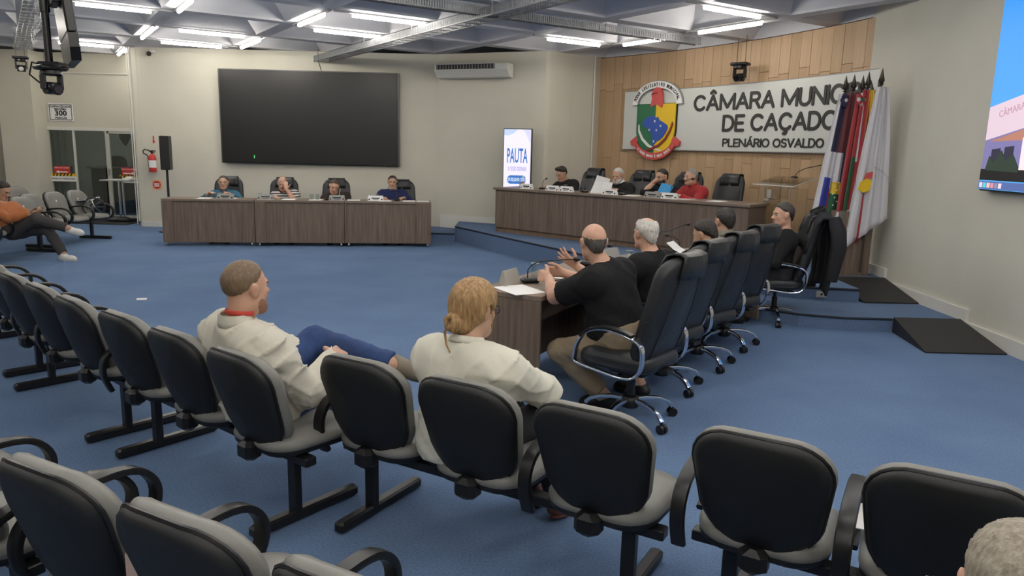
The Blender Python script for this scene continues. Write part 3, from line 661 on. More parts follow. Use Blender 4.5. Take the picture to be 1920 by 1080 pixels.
for s, a, rch, rise, lb in ((.88, 20, .16, .16, 'black desk microphone in front of the young man with the quiff'), (1.72, 60, .10, .05, 'low black desk microphone right of the young man with the quiff'), (2.42, -75, .36, .20, 'black desk microphone in front of the white bearded man'), (3.26, -65, .30, .22, 'black desk microphone at the red sweater man\'s chin')):
    p = DD(s, .2); desk_mic(p[0], p[1], p[2], da+rad(180+a) if rch < .3 else rad(100+a+90) if 0 else da+rad(90), lb, rch, rise, -.06 if rch >= .3 else 0)
# ================================================================ WALL AND CEILING OBJECTS
tv = empty('video_wall', (-3.98, 14.66, 2.18), rad(1.0), 'large switched off black video wall above the row of desks', 'screen')
W, H = 3.42, 1.76
MB().bbox((0, 0, 0), (W, .10, H), .012).build('casing', BLACKP, tv)
MB().box((.0, -.052, -.005), (W-.07, .006, H-.07)).build('display', SCREEN, tv)
MB().box((-W/2+.62, -.057, -H/2+.13), (.018, .003, .06)).build('status_mark', mat('green_pixels', (.05, .4, .1), .5, emit=(.1, .6, .2), es=.8), tv)
q = MB()
for x, w_ in ((-W/2, .025), (W/2, .03)): q.box((x, -.03, 0), (w_, .06, H))
q.box((0, -.03, H/2), (W, .06, .02)); q.build('frame', mat('frame_dark', (.08, .08, .078), .35, .5), tv)
MB().box((0, .09, 0), (2.6, .09, 1.1)).build('wall_bracket', BLACKM, tv)
# right wall display with the picture of a white building under a blue sky
rt = empty('wall_display', (4.43, 5.52, 2.34), rad(-90), 'large lit wall display showing a building under blue sky', 'screen')
W2, H2 = 3.1, 1.84   # local x runs towards the camera
MB().bbox((0, 0, 0), (W2, .09, H2), .01).build('casing', BLACKP, rt)
sky = bpy.data.materials.new('display_sky'); sky.use_nodes = True; nt = sky.node_tree; bb = nt.nodes['Principled BSDF']; bb.inputs['Base Color'].default_value = (.01, .01, .01, 1)
tc = nt.nodes.new('ShaderNodeTexCoord'); sp = nt.nodes.new('ShaderNodeSeparateXYZ'); cr = nt.nodes.new('ShaderNodeValToRGB'); mr = nt.nodes.new('ShaderNodeMapRange'); mr.inputs[1].default_value = -.3; mr.inputs[2].default_value = .9
nt.links.new(tc.outputs['Object'], sp.inputs[0]); nt.links.new(sp.outputs['Z'], mr.inputs[0]); nt.links.new(mr.outputs[0], cr.inputs['Fac'])
cr.color_ramp.elements[0].color = (.10, .45, .95, 1); cr.color_ramp.elements[1].color = (.0, .30, .95, 1)
nt.links.new(cr.outputs[0], bb.inputs['Emission Color']); bb.inputs['Emission Strength'].default_value = 1.0
MB().box((0, -.047, 0), (W2-.03, .004, H2-.03)).build('screen_image', sky, rt)
def em(n, c, s=.9): return mat(n, tuple(x*.3 for x in c), .5, emit=c, es=s)
X0 = -W2/2+.02
im = [('image_facade', em('img_facade', (.80, .62, .72)), [(X0, -.46), (X0, -.16), (X0+.9, .02), (X0+2.8, .40), (X0+2.8, -.05), (X0+.5, -.36)]),
      ('image_lower_wall', em('img_lower', (.22, .20, .42)), [(X0, -.80), (X0, -.46), (X0+.5, -.36), (X0+2.8, -.05), (X0+2.8, -.80)]),
      ('image_eave', em('img_eave', (.50, .22, .16)), [(X0+.06, -.47), (X0+.5, -.37), (X0+2.8, -.06), (X0+2.8, -.20), (X0+.6, -.46)]),
      ('image_column', em('img_column', (.95, .80, .85)), [(X0+.52, -.72), (X0+.52, -.44), (X0+.6, -.42), (X0+.6, -.72)]),
      ('image_window', em('img_window', (.03, .03, .06)), [(X0+.12, -.66), (X0+.12, -.54), (X0+.24, -.53), (X0+.24, -.66)]),
      ('image_window', em('img_window2', (.03, .03, .06)), [(X0+.30, -.66), (X0+.30, -.52), (X0+.42, -.51), (X0+.42, -.66)]),
      ('image_ground', em('img_ground', (.012, .012, .012)), [(X0, -.82), (X0, -.72), (X0+2.8, -.70), (X0+2.8, -.82)]),
      ('image_plant', em('img_plant', (.03, .05, .035)), [(X0+.06, -.73), (X0+.10, -.60), (X0+.17, -.66), (X0+.26, -.55), (X0+.34, -.64), (X0+.42, -.58), (X0+.52, -.70), (X0+.52, -.74)]),
      ('image_taskbar', em('img_taskbar', (.10, .16, .40)), [(X0, -.90), (X0, -.83), (X0+3.0, -.83), (X0+3.0, -.90)])]
for k, (n, m, pl) in enumerate(im): MB().vprism(pl, -.0515-.0012*k, -.0475).build(n, m, rt)
for k, c in enumerate(((.8, .7, .9), (.1, .7, .7), (.9, .6, .5), (.8, .3, .4), (.3, .3, .4), (.9, .7, .8))): MB().box((X0+.04+.055*k, -.064, -.865), (.04, .003, .045)).build('image_icon', em('img_icon%d' % k, c), rt)
text('lettering', 'CÂMARA MUNICIPAL', .085, em('img_letters', (.55, .32, .42)), rt, wallM((X0+.16, -.062, -.235), (.974, 0, .20), (-.20, 0, .974)), .001, 'LEFT')
# totem with the agenda
pt = empty('display_totem', (.045, 13.62, DZ), rad(-2), 'lit white upright display reading PAUTA behind the dais desk', 'screen')
MB().bbox((0, 0, .90), (.52, .07, 1.76), .008).build('casing', BLACKP, pt); MB().bbox((0, 0, .01), (.5, .3, .02), .005).build('base', BLACKM, pt)
MB().box((-.008, -.037, .90), (.485, .004, 1.73)).build('screen_image', em('totem_white', (.86, .82, .97), .95), pt)
bl = em('totem_blue', (.04, .18, .55), .9)
MB().vprism([(-.25, 1.765), (-.25, 1.66), (-.18, 1.65), (-.10, 1.68), (-.05, 1.72), (0, 1.765)], -.043, -.038).build('wave', em('totem_wave', (.55, .67, .92)), pt)
MB().vprism([(.07, 1.765), (.12, 1.72), (.16, 1.65), (.20, 1.56), (.235, 1.52), (.235, 1.765)], -.043, -.038).build('wave', em('totem_wave2', (.70, .70, .93)), pt)
text('lettering', 'PAUTA', .36, bl, pt, wallM((-.01, -.04, 1.285), (1, 0, 0)), .002, bold=.006, sx=.33)
text('lettering', '26ª SESSÃO ORDINÁRIA', .105, em('totem_violet', (.35, .28, .62)), pt, wallM((-.005, -.04, 1.06), (1, 0, 0)), .002, sx=.30, bold=.001)
MB().panel(.33, .155, .06, [(.02, 0), (0, 0), (0, .004)], lambda x, y, z: (-.012+x, -.039-z, .87+y)).build('badge', bl, pt)
text('lettering', '29 DE JULHO | 2025', .085, em('totem_text', (.8, .9, 1.)), pt, wallM((-.012, -.045, .87), (1, 0, 0)), .002, sx=.42, bold=.002)
# air conditioner
ac = empty('air_conditioner', (-.80, 14.20, 3.1), math.atan2(-.9, 2.04), 'long white air conditioner high on the angled wall', 'air conditioner')
b = MB(); sec = [(.10, -.13), (-.06, -.12), (-.17, .0), (-.17, .11), (.10, .11)]; L = 1.50
vs = [(-L/2, y, z) for y, z in sec]+[(L/2, y, z) for y, z in sec]
b.add(vs, [(0, 1, 2, 3, 4), (9, 8, 7, 6, 5)]+[((i+1) % 5, i, 5+i, 5+(i+1) % 5) for i in range(5)]); b.build('housing', WHITE, ac)
MB().box((-.10, -.172, .058), (1.2, .008, .085)).build('grille', BLACKM, ac)
for k in range(20): MB().box((-.68+.061*k, -.178, .058), (.012, .006, .07)).build('louvre', GREYM, ac)
MB().box((-.1, -.172, .118), (1.3, .03, .012)).build('visor', WHITE, ac)
# wall speaker on a stand, extinguisher, signs
sk = empty('column_speaker', (-6.47, 13.9, 0), rad(4), 'black column speaker on a thin stand beside the left desk', 'speaker')
MB().bbox((0, 0, 1.47), (.17, .16, .62), .01).build('cabinet', BLACKP, sk); MB().box((0, -.083, 1.47), (.15, .005, .59)).build('grille', mat('speaker_grille', (.02, .02, .02), .7, bump=.6, bscale=500), sk)
MB().tube([(0, 0, .03), (0, 0, 1.2)], .022, 10).build('pole', BLACKM, sk); MB().lathe([(.2, 0), (.2, .02), (.03, .04)], (0, 0, 0), 16).build('base', BLACKM, sk)
fe = empty('fire_extinguisher', (-7.08, 14.62, 1.08), 0, 'red fire extinguisher hung on the white wall beside the glass doors', 'extinguisher')
MB().lathe([(.0, 0), (.065, .005), (.07, .02), (.07, .27), (.055, .32), (.025, .34), (.02, .36)], (0, 0, 0), 18).build('cylinder', RED, fe)
MB().lathe([(.0705, .09), (.0705, .23)], (0, 0, 0), 18).build('instruction_label', PAPER, fe)
MB().box((0, 0, .38), (.03, .03, .05)).box((.03, -.02, .41), (.10, .02, .02)).box((.03, -.02, .38), (.08, .015, .012)).build('valve', BLACKM, fe)
MB().tube([(-.01, 0, .38), (-.06, -.01, .42), (-.13, -.01, .44), (-.17, -.01, .40), (-.16, -.01, .36), (-.10, -.01, .335), (-.075, -.01, .30), (-.072, -.01, .1)], .011, 8).build('hose', BLACKP, fe)
MB().box((0, .05, .25), (.08, .06, .03)).build('bracket', STEEL, fe)
ar = MB().vprism([(-.012, .08), (.012, .08), (.012, -.02), (.03, -.02), (0, -.075), (-.03, -.02), (-.012, -.02)], -.006, 0).build('arrow_sign', RED); ar.location = (-7.08, 14.73, 1.70); tag(ar, 'small red arrow sign pointing down to the extinguisher', 'sign')
ws = empty('round_sign', (-7.07, 14.728, .83), 0, 'round red and yellow safety sign low on the white wall', 'sign')
MB().panel(.19, .19, .03, [(.08, 0), (0, 0), (0, .004)], lambda x, y, z: (x, -z, y)).build('panel', mat('pale_orange', (.75, .42, .22), .5), ws)
MB().lathe([(.078, 0), (.078, -.008), (0, -.008)], (0, 0, 0), 22, axis='y').build('disc', RED, ws)
for z in (.025, 0, -.025): MB().box((0, -.011, z), (.10, .004, .014)).build('bar', PAPER, ws)
dc = empty('dome_camera', (-7.0, 14.66, 3.33), 0, 'small white and black security camera high on the screen wall', 'camera'); MB().bbox((.03, .03, .03), (.09, .09, .06), .01).build('mount', WHITE, dc); MB().ball((-.02, -.03, -.02), .045, 12).build('lens_ball', BLACKP, dc)
# bistro table at the door
bt = empty('bistro_table', (-8.22, 15.55, 0), 0, 'tall chrome bistro table with papers in front of the sliding door', 'table')
MB().bbox((0, 0, .86), (.62, .5, .025), .006).build('tabletop', mat('pale_top', (.45, .46, .43), .35), bt)
for sx in (-.04, .04): MB().cyl((sx, 0, .05), (sx, 0, .85), .022).build('column', CHROME, bt)
MB().bbox((0, 0, .035), (.44, .4, .03), .01).tube([(-.24, -.2, .03), (-.24, -.22, .09), (-.20, -.22, .11), (.20, -.22, .11), (.24, -.22, .09), (.24, -.2, .03)], .012, 8).build('base', BLACKM, bt)
paper(-8.30, 15.5, .874, .2, 'white papers lying on the bistro table', .3, .3, grp='papers on the bistro table'); paper(-8.08, 15.52, .874, -.3, 'crumpled white paper at the right end of the bistro table', .16, .2, curl=.06, grp='papers on the bistro table')
# wheelchair-like silver frame beside the end bench
wc = empty('pushchair', (-7.22, 12.72, .385), rad(-60), 'folded silver and black pushchair lying on the end seat by the doors', 'pushchair'); wc.scale = (.62, .62, .55)
for sx in (-.16, .16):
    wl = MB().tube([(sx, .27*math.cos(k*.2618), .30+.27*math.sin(k*.2618)) for k in range(24)], .018, 8, closed=True).build('wheel', BLACKP, wc)
    sp_ = MB()
    for k in range(8): sp_.tube([(sx, 0, .30), (sx, .26*math.cos(k*.785), .30+.26*math.sin(k*.785))], .003, 5)
    sp_.build('spokes', CHROME, wl)
    MB().tube([(sx, .02, .30), (sx, -.05, .52), (sx, -.42, .50), (sx, -.46, .12)], .014, 8).tube([(sx, -.05, .52), (sx, .10, .58), (sx, .16, .60)], .014, 8).build('side_frame', CHROME, wc)
MB().tube([(-.16, -.1, .15), (.16, -.3, .48)], .012, 8).tube([(.16, -.1, .15), (-.16, -.3, .48)], .012, 8).build('cross_brace', CHROME, wc)
MB().bbox((0, -.22, .50), (.30, .36, .03), .01).build('seat', BLACKP, wc)
# ---- curved sign on the oak wall
sg = empty('sign_board', arc(3.6, .06, 1.75), 0, 'long grey sign lettered CÂMARA MUNICIPAL DE CAÇADOR on the oak wall', 'sign')
o0 = Vector(arc(3.6, .06, 1.75))
def rel(p): return (p[0]-o0.x, p[1]-o0.y, p[2]-o0.z)
b = MB(); s0, s1 = .73, 6.7; n = 40; vs = []; fs = []
for i in range(n+1):
    s = s0+(s1-s0)*i/n
    for off, z in ((.03, 1.75), (.03, 2.775), (.07, 2.775), (.07, 1.75)): vs.append(rel(arc(s, off, z)))
for i in range(n):
    for k in range(4): fs.append((4*i+k, 4*i+4+k, 4*i+4+(k+1) % 4, 4*i+(k+1) % 4))
fs += [(0, 1, 2, 3), (4*n+3, 4*n+2, 4*n+1, 4*n)]
b.add(vs, [f[::-1] for f in fs]).build('panel', SIGNM, sg)
for z in (1.745, 2.78):
    q = MB(); q.tube([rel(arc(s0+(s1-s0)*i/n, .055, z)) for i in range(n+1)], .012, 6); q.build('edge_strip', GREYM, sg)
def arctext(body, size, sL, z, sx, bold, m=LETTER, parent=sg, width=None, off=.068, ext=.006):
    o = text('lettering', body, size, m, parent, None, ext, 'LEFT', bold)
    me = o.data; co = np.empty(len(me.vertices)*3, np.float32); me.vertices.foreach_get('co', co); co = co.reshape(-1, 3)
    x0, x1 = co[:, 0].min(), co[:, 0].max(); k = (width/(x1-x0)) if width else sx
    for i in range(len(co)):
        s = sL+(co[i, 0]-x0)*k; p = arc(s, off+ext+co[i, 2]); co[i] = (p[0]-o0.x, p[1]-o0.y, z+co[i, 1]-o0.z)
    me.vertices.foreach_set('co', co.ravel()); me.update(); return o
def ar_(cx, cy, rx, ry, a0, a1, n=14): return [(cx+rx*math.cos(rad(a0+(a1-a0)*k/n)), cy+ry*math.sin(rad(a0+(a1-a0)*k/n))) for k in range(n+1)]
LT = {'A': (.84, [[(0, 0), (.42, 1), (.84, 0)], [(.16, .34), (.68, .34)]]), 'C': (.80, [ar_(.43, .5, .43, .5, 42, 318)]), 'M': (1.06, [[(0, 0), (.0, 1), (.53, .12), (1.06, 1), (1.06, 0)]]),
      'R': (.68, [[(0, 0), (0, 1), (.38, 1)]+ar_(.38, .75, .26, .25, 90, -90)+[(0, .5)], [(.36, .5), (.68, 0)]]), 'U': (.72, [[(0, 1)]+ar_(.36, .34, .36, .34, 180, 360)+[(.72, 1)]]),
      'N': (.82, [[(0, 0), (0, 1), (.82, 0), (.82, 1)]]), 'I': (.0, [[(0, 0), (0, 1)]]), 'P': (.60, [[(0, 0), (0, 1), (.34, 1)]+ar_(.34, .74, .27, .26, 90, -90)+[(0, .48)]]),
      'L': (.52, [[(0, 1), (0, 0), (.52, 0)]]), 'D': (.74, [[(0, 0), (0, 1), (.28, 1)]+ar_(.28, .5, .46, .5, 90, -90)+[(0, 0)]]), 'E': (.56, [[(.56, 1), (0, 1), (0, 0), (.56, 0)], [(0, .5), (.5, .5)]]),
      'O': (.88, [ar_(.44, .5, .44, .5, 0, 360, 22)]), 'S': (.62, [ar_(.31, .75, .29, .25, 20, 270, 10)+ar_(.31, .25, .31, .25, 90, -160, 10)]), 'V': (.76, [[(0, 1), (.38, 0), (.76, 1)]]), 'J': (.46, [[(.46, 1), (.46, .28)]+ar_(.24, .26, .22, .26, 0, -160, 8)])}
ACC = {'Â': ('A', [[(.24, 1.18), (.42, 1.34), (.60, 1.18)]]), 'Á': ('A', [[(.40, 1.16), (.56, 1.34)]]), 'Ç': ('C', [[(.44, 0), (.42, -.10), (.52, -.16), (.46, -.27), (.32, -.27)]])}
def stroke_sign(body, s0, s1, z0, capz, th, gap=.22):
    tot = 0; items = []
    for c in body:
        if c == ' ': tot += .42; continue
        b_, ex = ACC.get(c, (c, [])); w_, pl = LT[b_]; items.append((tot, pl+ex)); tot += w_+gap
    k = (s1-s0)/(tot-gap)
    for x0_, pl in items:
        b = MB()
        for P in pl:
            Q = [((x0_+x)*k, y*capz) for x, y in P]
            for (ax_, ay), (bx, by) in zip(Q[:-1], Q[1:]):
                an = math.atan2(by-ay, bx-ax_); poly = [(bx+th/2*math.cos(an-math.pi/2+math.pi*j/5), by+th/2*math.sin(an-math.pi/2+math.pi*j/5)) for j in range(6)]+[(ax_+th/2*math.cos(an+math.pi/2+math.pi*j/5), ay+th/2*math.sin(an+math.pi/2+math.pi*j/5)) for j in range(6)]
                n = len(poly); vs = []
                for off in (.071, .084):
                    for x, y in poly: q_ = arc(s0+x, off); vs.append((q_[0]-o0.x, q_[1]-o0.y, z0+y-o0.z))
                b.add(vs, [tuple(range(n, 2*n)), tuple(range(n-1, -1, -1))]+[(i, (i+1) % n, n+(i+1) % n, n+i) for i in range(n)])
        b.build('letter', LETTER, sg)
stroke_sign('CÂMARA MUNICIPAL', 2.38, 6.24, 2.412, .222, .047)
stroke_sign('DE CAÇADOR', 3.05, 5.62, 2.075, .222, .047)
stroke_sign('PLENÁRIO OSVALDO J', 3.07, 5.33, 1.823, .112, .022)
# ---- municipal crest in front of the sign
ce_s = 1.535; cp_ = arc(ce_s, .12, 2.13); cr_ = empty('municipal_crest', cp_, arch(ce_s), 'large coloured municipal crest with a white arch and red ribbon', 'emblem')
hw = .445; zt, zb = .41, -.44   # local: x along the wall, -y to the room, z up
def shield(side):
    P = []
    for k in range(13):
        a = math.pi/2*k/12; P.append((side*hw*math.cos(a)**.75, -.02+(zb+.02)*math.sin(a)))
    return [(0, zt), (side*hw, zt)]+P+[(0, zb)]
MB().vprism([(x*1.03, z*1.02) for x, z in shield(1)[1:-1]]+[(x*1.03, z*1.02) for x, z in shield(-1)[1:-1]][::-1], .01, .04).build('shield_edge', INK, cr_)
MB().vprism(shield(-1), -.01, .015).build('green_half', GRN, cr_)
MB().vprism(shield(1), -.01, .015).build('yellow_half', YEL, cr_)
brz = [(-.30, .06), (-.24, .16), (-.14, .20), (-.02, .20), (.02, .165), (.06, .19), (.10, .13), (.20, .085), (.28, .045), (.30, -.01), (.26, -.09), (.20, -.16), (.14, -.21), (.07, -.235), (.02, -.28), (-.01, -.33), (-.05, -.27), (-.03, -.20), (-.08, -.10), (-.13, -.03), (-.22, .005)]
MB().vprism([(x, z+.0) for x, z in brz], -.022, -.010).build('blue_map', BLU, cr_)
for x, z in ((.0, .11), (.14, .03), (-.12, -.04), (.05, -.045), (.0, -.24)): MB().vprism([(x+.024*math.cos(k*math.pi/4)*(1 if k % 2 else .45), z+.03*math.sin(k*math.pi/4)*(1 if k % 2 else .45)) for k in range(8)], -.027, -.022).build('star', PAPER, cr_)
def blade(pts, w_, m, y): 
    up, dn = [], []
    for i, (x, z) in enumerate(pts):
        k = w_*(.35+.65*math.sin(math.pi*(.12+.8*i/(len(pts)-1)))); up.append((x+k*.6, z+k*.6)); dn.append((x-k*.6, z-k*.6))
    return MB().vprism(up+dn[::-1], y-.008, y).build('sabre', m, cr_)
blade([(-.42+.04, .05), (-.37, -.06), (-.28, -.20), (-.14, -.31), (.02, -.37), (.17, -.40)], .030, PAPER, -.012)
b = [(x*-1, z) for x, z in ((-.41, .08), (-.36, -.05), (-.26, -.20), (-.12, -.31), (.04, -.37), (.17, -.40))]
s_up = [(x-.012, z+.02) for x, z in b]; s_dn = [(x+.012, z-.02) for x, z in b]; MB().vprism(s_up+s_dn[::-1], -.026, -.016).build('sabre', MAR, cr_)
hd = [(-.13, .36), (-.10, .50), (-.12, .58), (-.08, .66), (.0, .70), (.09, .685), (.13, .60), (.14, .48), (.16, .38), (.13, .34), (.02, .40), (-.06, .38)]
MB().vprism(hd, -.02, .01).build('red_bust', CRED, cr_); MB().vprism([(-.10, .585), (-.02, .605), (.03, .60), (.03, .59), (-.02, .592), (-.09, .573)], -.025, -.02).build('ink_line', INK, cr_)
ao, ai = [], []
for k in range(25):
    a = math.pi*k/24; ao.append((.57*math.cos(a), .40+.40*math.sin(a))); ai.append((.455*math.cos(a), .40+.285*math.sin(a)))
MB().vprism(ao+ai[::-1], -.015, .02).build('white_arch', PAPER, cr_)
MB().vprism([(x*1.03, .40+(z-.40)*1.035) for x, z in ao]+[(x*.98, z-.004) for x, z in ai[::-1]], .0, .03).build('arch_edge', GREYM, cr_)
def curvetext(body, size, rx, rz, zc, a0, a1, m, y, inward=False, sx=.8):
    n = len(body)
    for i, chh in enumerate(body):
        if chh == ' ': continue
        a = a0+(a1-a0)*(i+.5)/n; x, z = rx*math.cos(a), zc+rz*math.sin(a)
        tx, tz = -rx*math.sin(a), rz*math.cos(a)
        if not inward: tx, tz = -tx, -tz
        L_ = math.hypot(tx, tz); r = (tx/L_, 0, tz/L_); text('lettering', chh, size, m, cr_, wallM((x, y, z), r, (-r[2], 0, r[0])), .003, bold=.002, sx=sx)
curvetext('PODER LEGISLATIVO MUNICIPAL', .085, .512, .342, .40, rad(168), rad(12), INK, -.018, sx=.72)
ro, ri = [], []
for k in range(21):
    a = rad(205+130*k/20); ro.append((.53*math.cos(a), -.10+.465*math.sin(a))); ri.append((.47*math.cos(a), -.10+.34*math.sin(a)))
MB().vprism(ro+ri[::-1], -.02, .02).build('ribbon', CRED, cr_)
for sx in (-1, 1): MB().vprism([(sx*.40, -.20), (sx*.44, -.15), (sx*.58, -.24), (sx*.56, -.31), (sx*.47, -.33), (sx*.40, -.30)], -.012, .03).build('ribbon_end', CRED, cr_)
curvetext('O PODER UNIDO É MAIS FORTE', .062, .505, .405, -.10, rad(222), rad(318), PAPER, -.023, True, sx=.75)
# ---- PTZ cameras
def ptz(name, loc, label, s=1., rz=0., rod=.4, dark=BLACKP):
    t = empty(name, loc, rz, label, 'camera', 'pan tilt cameras'); 
    MB().bbox((0, 0, .145*s), (.20*s, .13*s, .035*s), .01*s).lathe([(.055*s, .09*s), (.075*s, .10*s), (.07*s, .125*s), (.05*s, .13*s)], (0, 0, 0), 16).build('base', dark, t)
    for sx in (-1, 1): MB().bbox((sx*.062*s, 0, .045*s), (.022*s, .06*s, .11*s), .006*s).build('yoke_arm', dark, t)
    MB().tube([(-.05*s, 0, .0), (.05*s, 0, .0)], .045*s, 16).tube([(.0, -.01, -.0), (.0, -.075*s, -.012*s)], .04*s, 16).build('lens_head', dark, t)
    MB().cyl((0, -.076*s, -.012*s), (0, -.08*s, -.012*s), .03*s, n=14).build('lens', mat('lens_glass', (.004, .004, .006), .08) if 'lens_glass' not in bpy.data.materials else bpy.data.materials['lens_glass'], t)
    if rod: MB().tube([(-.05*s, .02, .16*s), (-.05*s, .02, .16*s+rod)], .004, 6).tube([(.05*s, .02, .16*s), (.05*s, .02, .16*s+rod)], .004, 6).build('hanging_wires', BLACKM, t)
    return t
p = arc(3.50, .25, 2.86); ptz('ptz_camera', p, 'small black pan tilt camera hanging before the oak wall', 1.35, rad(-40), .4)
ptz('ptz_camera', (-8.42, 13.0, 2.84), 'small black pan tilt camera hanging by the white pillar', 1.2, rad(30), .4)
ptz('ptz_camera', (-3.17, 5.2, 2.03), 'large black pan tilt camera hanging upside down at upper left', .92, rad(60), 0)
# ceiling pole with the edge-on display
cp2 = empty('ceiling_mount', (-3.20, 5.24, 2.18), 0, 'black ceiling pole and bracket carrying the upper left camera', 'mount')
MB().tube([(0, 0, 0), (0, 0, .45), (0, 0, 1.25)], .024, 12).build('pole', BLACKM, cp2); MB().tube([(0, 0, .35), (0, 0, .52)], .033, 12).build('collar', BLACKP, cp2)
MB().bbox((.02, 0, .0), (.16, .14, .05), .012).build('plate', BLACKP, cp2)
MB().tube([(-.02, -.02, .0), (-.10, -.03, .02), (-.13, -.02, -.06), (-.08, 0, -.11), (-.05, 0, -.12)], .006, 6).tube([(.02, -.02, .6), (.06, -.04, .45), (.03, -.03, .3), (.04, -.03, .05)], .005, 6).build('cables', BLACKP, cp2)
MB().tube([(0, 0, .48), (.10, .03, .44), (.16, .02, .46)], .008, 8).build('link_arm', BLACKM, cp2)
hd_ = empty('hanging_display', (-3.14, 5.30, 2.86), rad(72), 'flat black display hanging edge on beside the ceiling pole', 'screen')
hd_.rotation_euler = (rad(-5), rad(0), rad(124))
MB().bbox((0, 0, .05), (.8, .06, 1.08), .012).build('casing', BLACKP, hd_)
MB().vprism([(-.4, -.49), (.4, -.49), (.4, -.58), (.34, -.66), (-.34, -.66), (-.4, -.58)], -.03, .03).build('lower_housing', BLACKP, hd_)
MB().bbox((-.2, .055, .10), (.3, .05, .8), .01).build('rear_mount', BLACKM, hd_)
MB().box((-.405, -.004, .06), (.006, .035, .40)).build('sticker', PAPER, hd_)
for k in range(7): MB().box((-.41, -.004, -.10+.045*k), (.004, .016, .018)).build('print_mark', INK, hd_)
# ---- LED tubes
tubes = [(.66, 1.54, 11.45, 'u', 'cut by the frame above the upper left camera'), (1.84, 10.25, 11.15, 'v', 'cut by the top edge right of that camera'), (2.14, 3.12, 13.03, 'u', 'front of the square of four'),
 (1.78, 13.2, 14.45, 'v', 'left of the square of four'), (2.12, 3.12, 14.76, 'u', 'rear of the square of four'), (3.43, 13.3, 14.55, 'v', 'right of the square of four'),
 (.62, 1.50, 16.2, 'u', 'above the glass entrance'), (1.71, 16.55, 17.6, 'v', 'above the end of the screen wall'), (3.47, 10.15, 11.2, 'v', 'left of the open square mid floor'),
 (3.78, 4.84, 9.88, 'u', 'front of the open square mid floor'), (3.79, 4.84, 11.5, 'u', 'rear of the open square by the tray'), (6.95, 7.98, 9.85, 'u', 'before the alcove beside the oak wall'),
 (8.25, 8.6, 9.55, 'v', 'touching the end of the narrow tray'), (6.85, 7.82, 6.52, 'u', 'front of the pair above the sign'), (8.20, 6.8, 7.88, 'v', 'rear of the pair above the sign')]
extra = []  # out-of-view tubes added to light the foreground and the rest of the room
for ku in range(-4, 5):
    for kv in range(-2, 5):
        u, v = 1.77+1.645*ku, 6.5+1.65*(kv-3); x, y = uv(u+.8, v)
        if -10 < x < 4.2 and -3.2 < y < 7.6 and ((ku+kv) % 2 == 0 or x > -1.5): extra.append((u+.30, u+1.35, v, 'u', None))
for (u, v) in ((-1.6, 8.2), (-1.6, 11.5), (-3.2, 9.9), (-1.6, 14.7), (.1, 6.5), (3.4, 6.5)): extra.append((u+.28, u+1.3, v, 'u', None))
TL = []
for k, (a, b_, c, d, lb) in enumerate(tubes+extra):
    m = (a+b_)/2; 
    if d == 'u': x, y = uv(m, c); rz = TH; L = b_-a
    else: x, y = uv(a, (b_+c)/2); rz = TH+math.pi/2; L = c-b_
    t = empty('tube_light', (x, y, ZC), rz, ('lit ceiling LED tube, '+lb) if lb else 'lit LED tube on the ceiling outside the picture', 'light', 'LED ceiling tubes')
    MB().box((0, 0, -.012), (1.56, .05, .024)).build('rail', GREYM, t)
    MB().tube([(-L/2, 0, -.045), (L/2, 0, -.045)], .027, 12).build('diffuser', TUBEM, t)
# ---- cable trays
def tray(p0, p1, wd, label, posts):
    p0, p1 = Vector(p0), Vector(p1); d = p1-p0; L = d.length; t = empty('cable_tray', p0, math.atan2(d.y, d.x), label, 'cable tray', 'perforated cable trays')
    for s in (-1, 1):
        MB().box((L/2, s*wd/2, .045), (L, .004, .012)).box((L/2, s*wd/2, -.045), (L, .004, .016)).box((L/2, s*(wd/2-.008), -.052), (L, .02, .004)).build('side_rail', GALV, t)
        b = MB(); n = int(L/.033)
        for k in range(n): b.box((.016+k*.033, s*wd/2, 0), (.021, .003, .08))
        o = b.build('perforated_web', GALV, t); o['kind'] = 'stuff'
    b = MB()
    for k in range(int(L/.25)): b.box((.12+k*.25, 0, -.05), (.04, wd, .003))
    o = b.build('rungs', GALV, t); o['kind'] = 'stuff'
    for s in posts: MB().cyl((s, -wd/2-.01, -.05), (s, -wd/2-.01, ZC-p0.z), .006, n=6).cyl((s, wd/2+.01, -.05), (s, wd/2+.01, ZC-p0.z), .006, n=6).build('hanger', GALV, t)
    return t
x0, y0 = uv(4.86, 14.45); x1, y1 = uv(4.86, 5.0)
t = tray((x0, y0, 3.30), (x1, y1, 3.30), .26, 'grey perforated cable tray running from the screen wall over the floor', (.3, 2.6, 4.4, 6.6, 8.8))
MB().tube([(.02, .0, -.05), (.0, .02, -.16), (.06, .05, -.36)], .008, 6).tube([(.05, -.05, -.05), (.04, .0, -.2), (.10, .04, -.36)], .006, 6).build('cable_drop', BLACKP, t)
x0, y0 = uv(2.6, 8.2); x1, y1 = uv(8.55, 8.22)
tray((x0, y0, 3.34), (x1, y1, 3.34), .12, 'narrow perforated cable tray running towards the oak wall', (.8, 2.3, 4.1, 5.7))
x0, y0 = uv(.05, 16.4); x1, y1 = uv(.27, 8.6)
t = empty('wire_tray', (x0, y0, 3.25), math.atan2(y1-y0, x1-x0), 'bright wire cable tray at upper left, left of the black pole', 'cable tray'); L = math.hypot(x1-x0, y1-y0)
for k in range(5): MB().tube([(0, -.12+.06*k, 0), (L, -.12+.06*k, 0)], .006, 6).build('wire', STEEL, t)
b = MB()
for k in range(int(L/.3)): b.box((.1+.3*k, 0, -.008), (.008, .25, .008))
b.build('cross_wires', STEEL, t)['kind'] = 'stuff'
for q_ in (1., 4., 7.): MB().cyl((q_, .13, 0), (q_, .13, ZC-3.25), .005, n=6).build('hanger', STEEL, t)
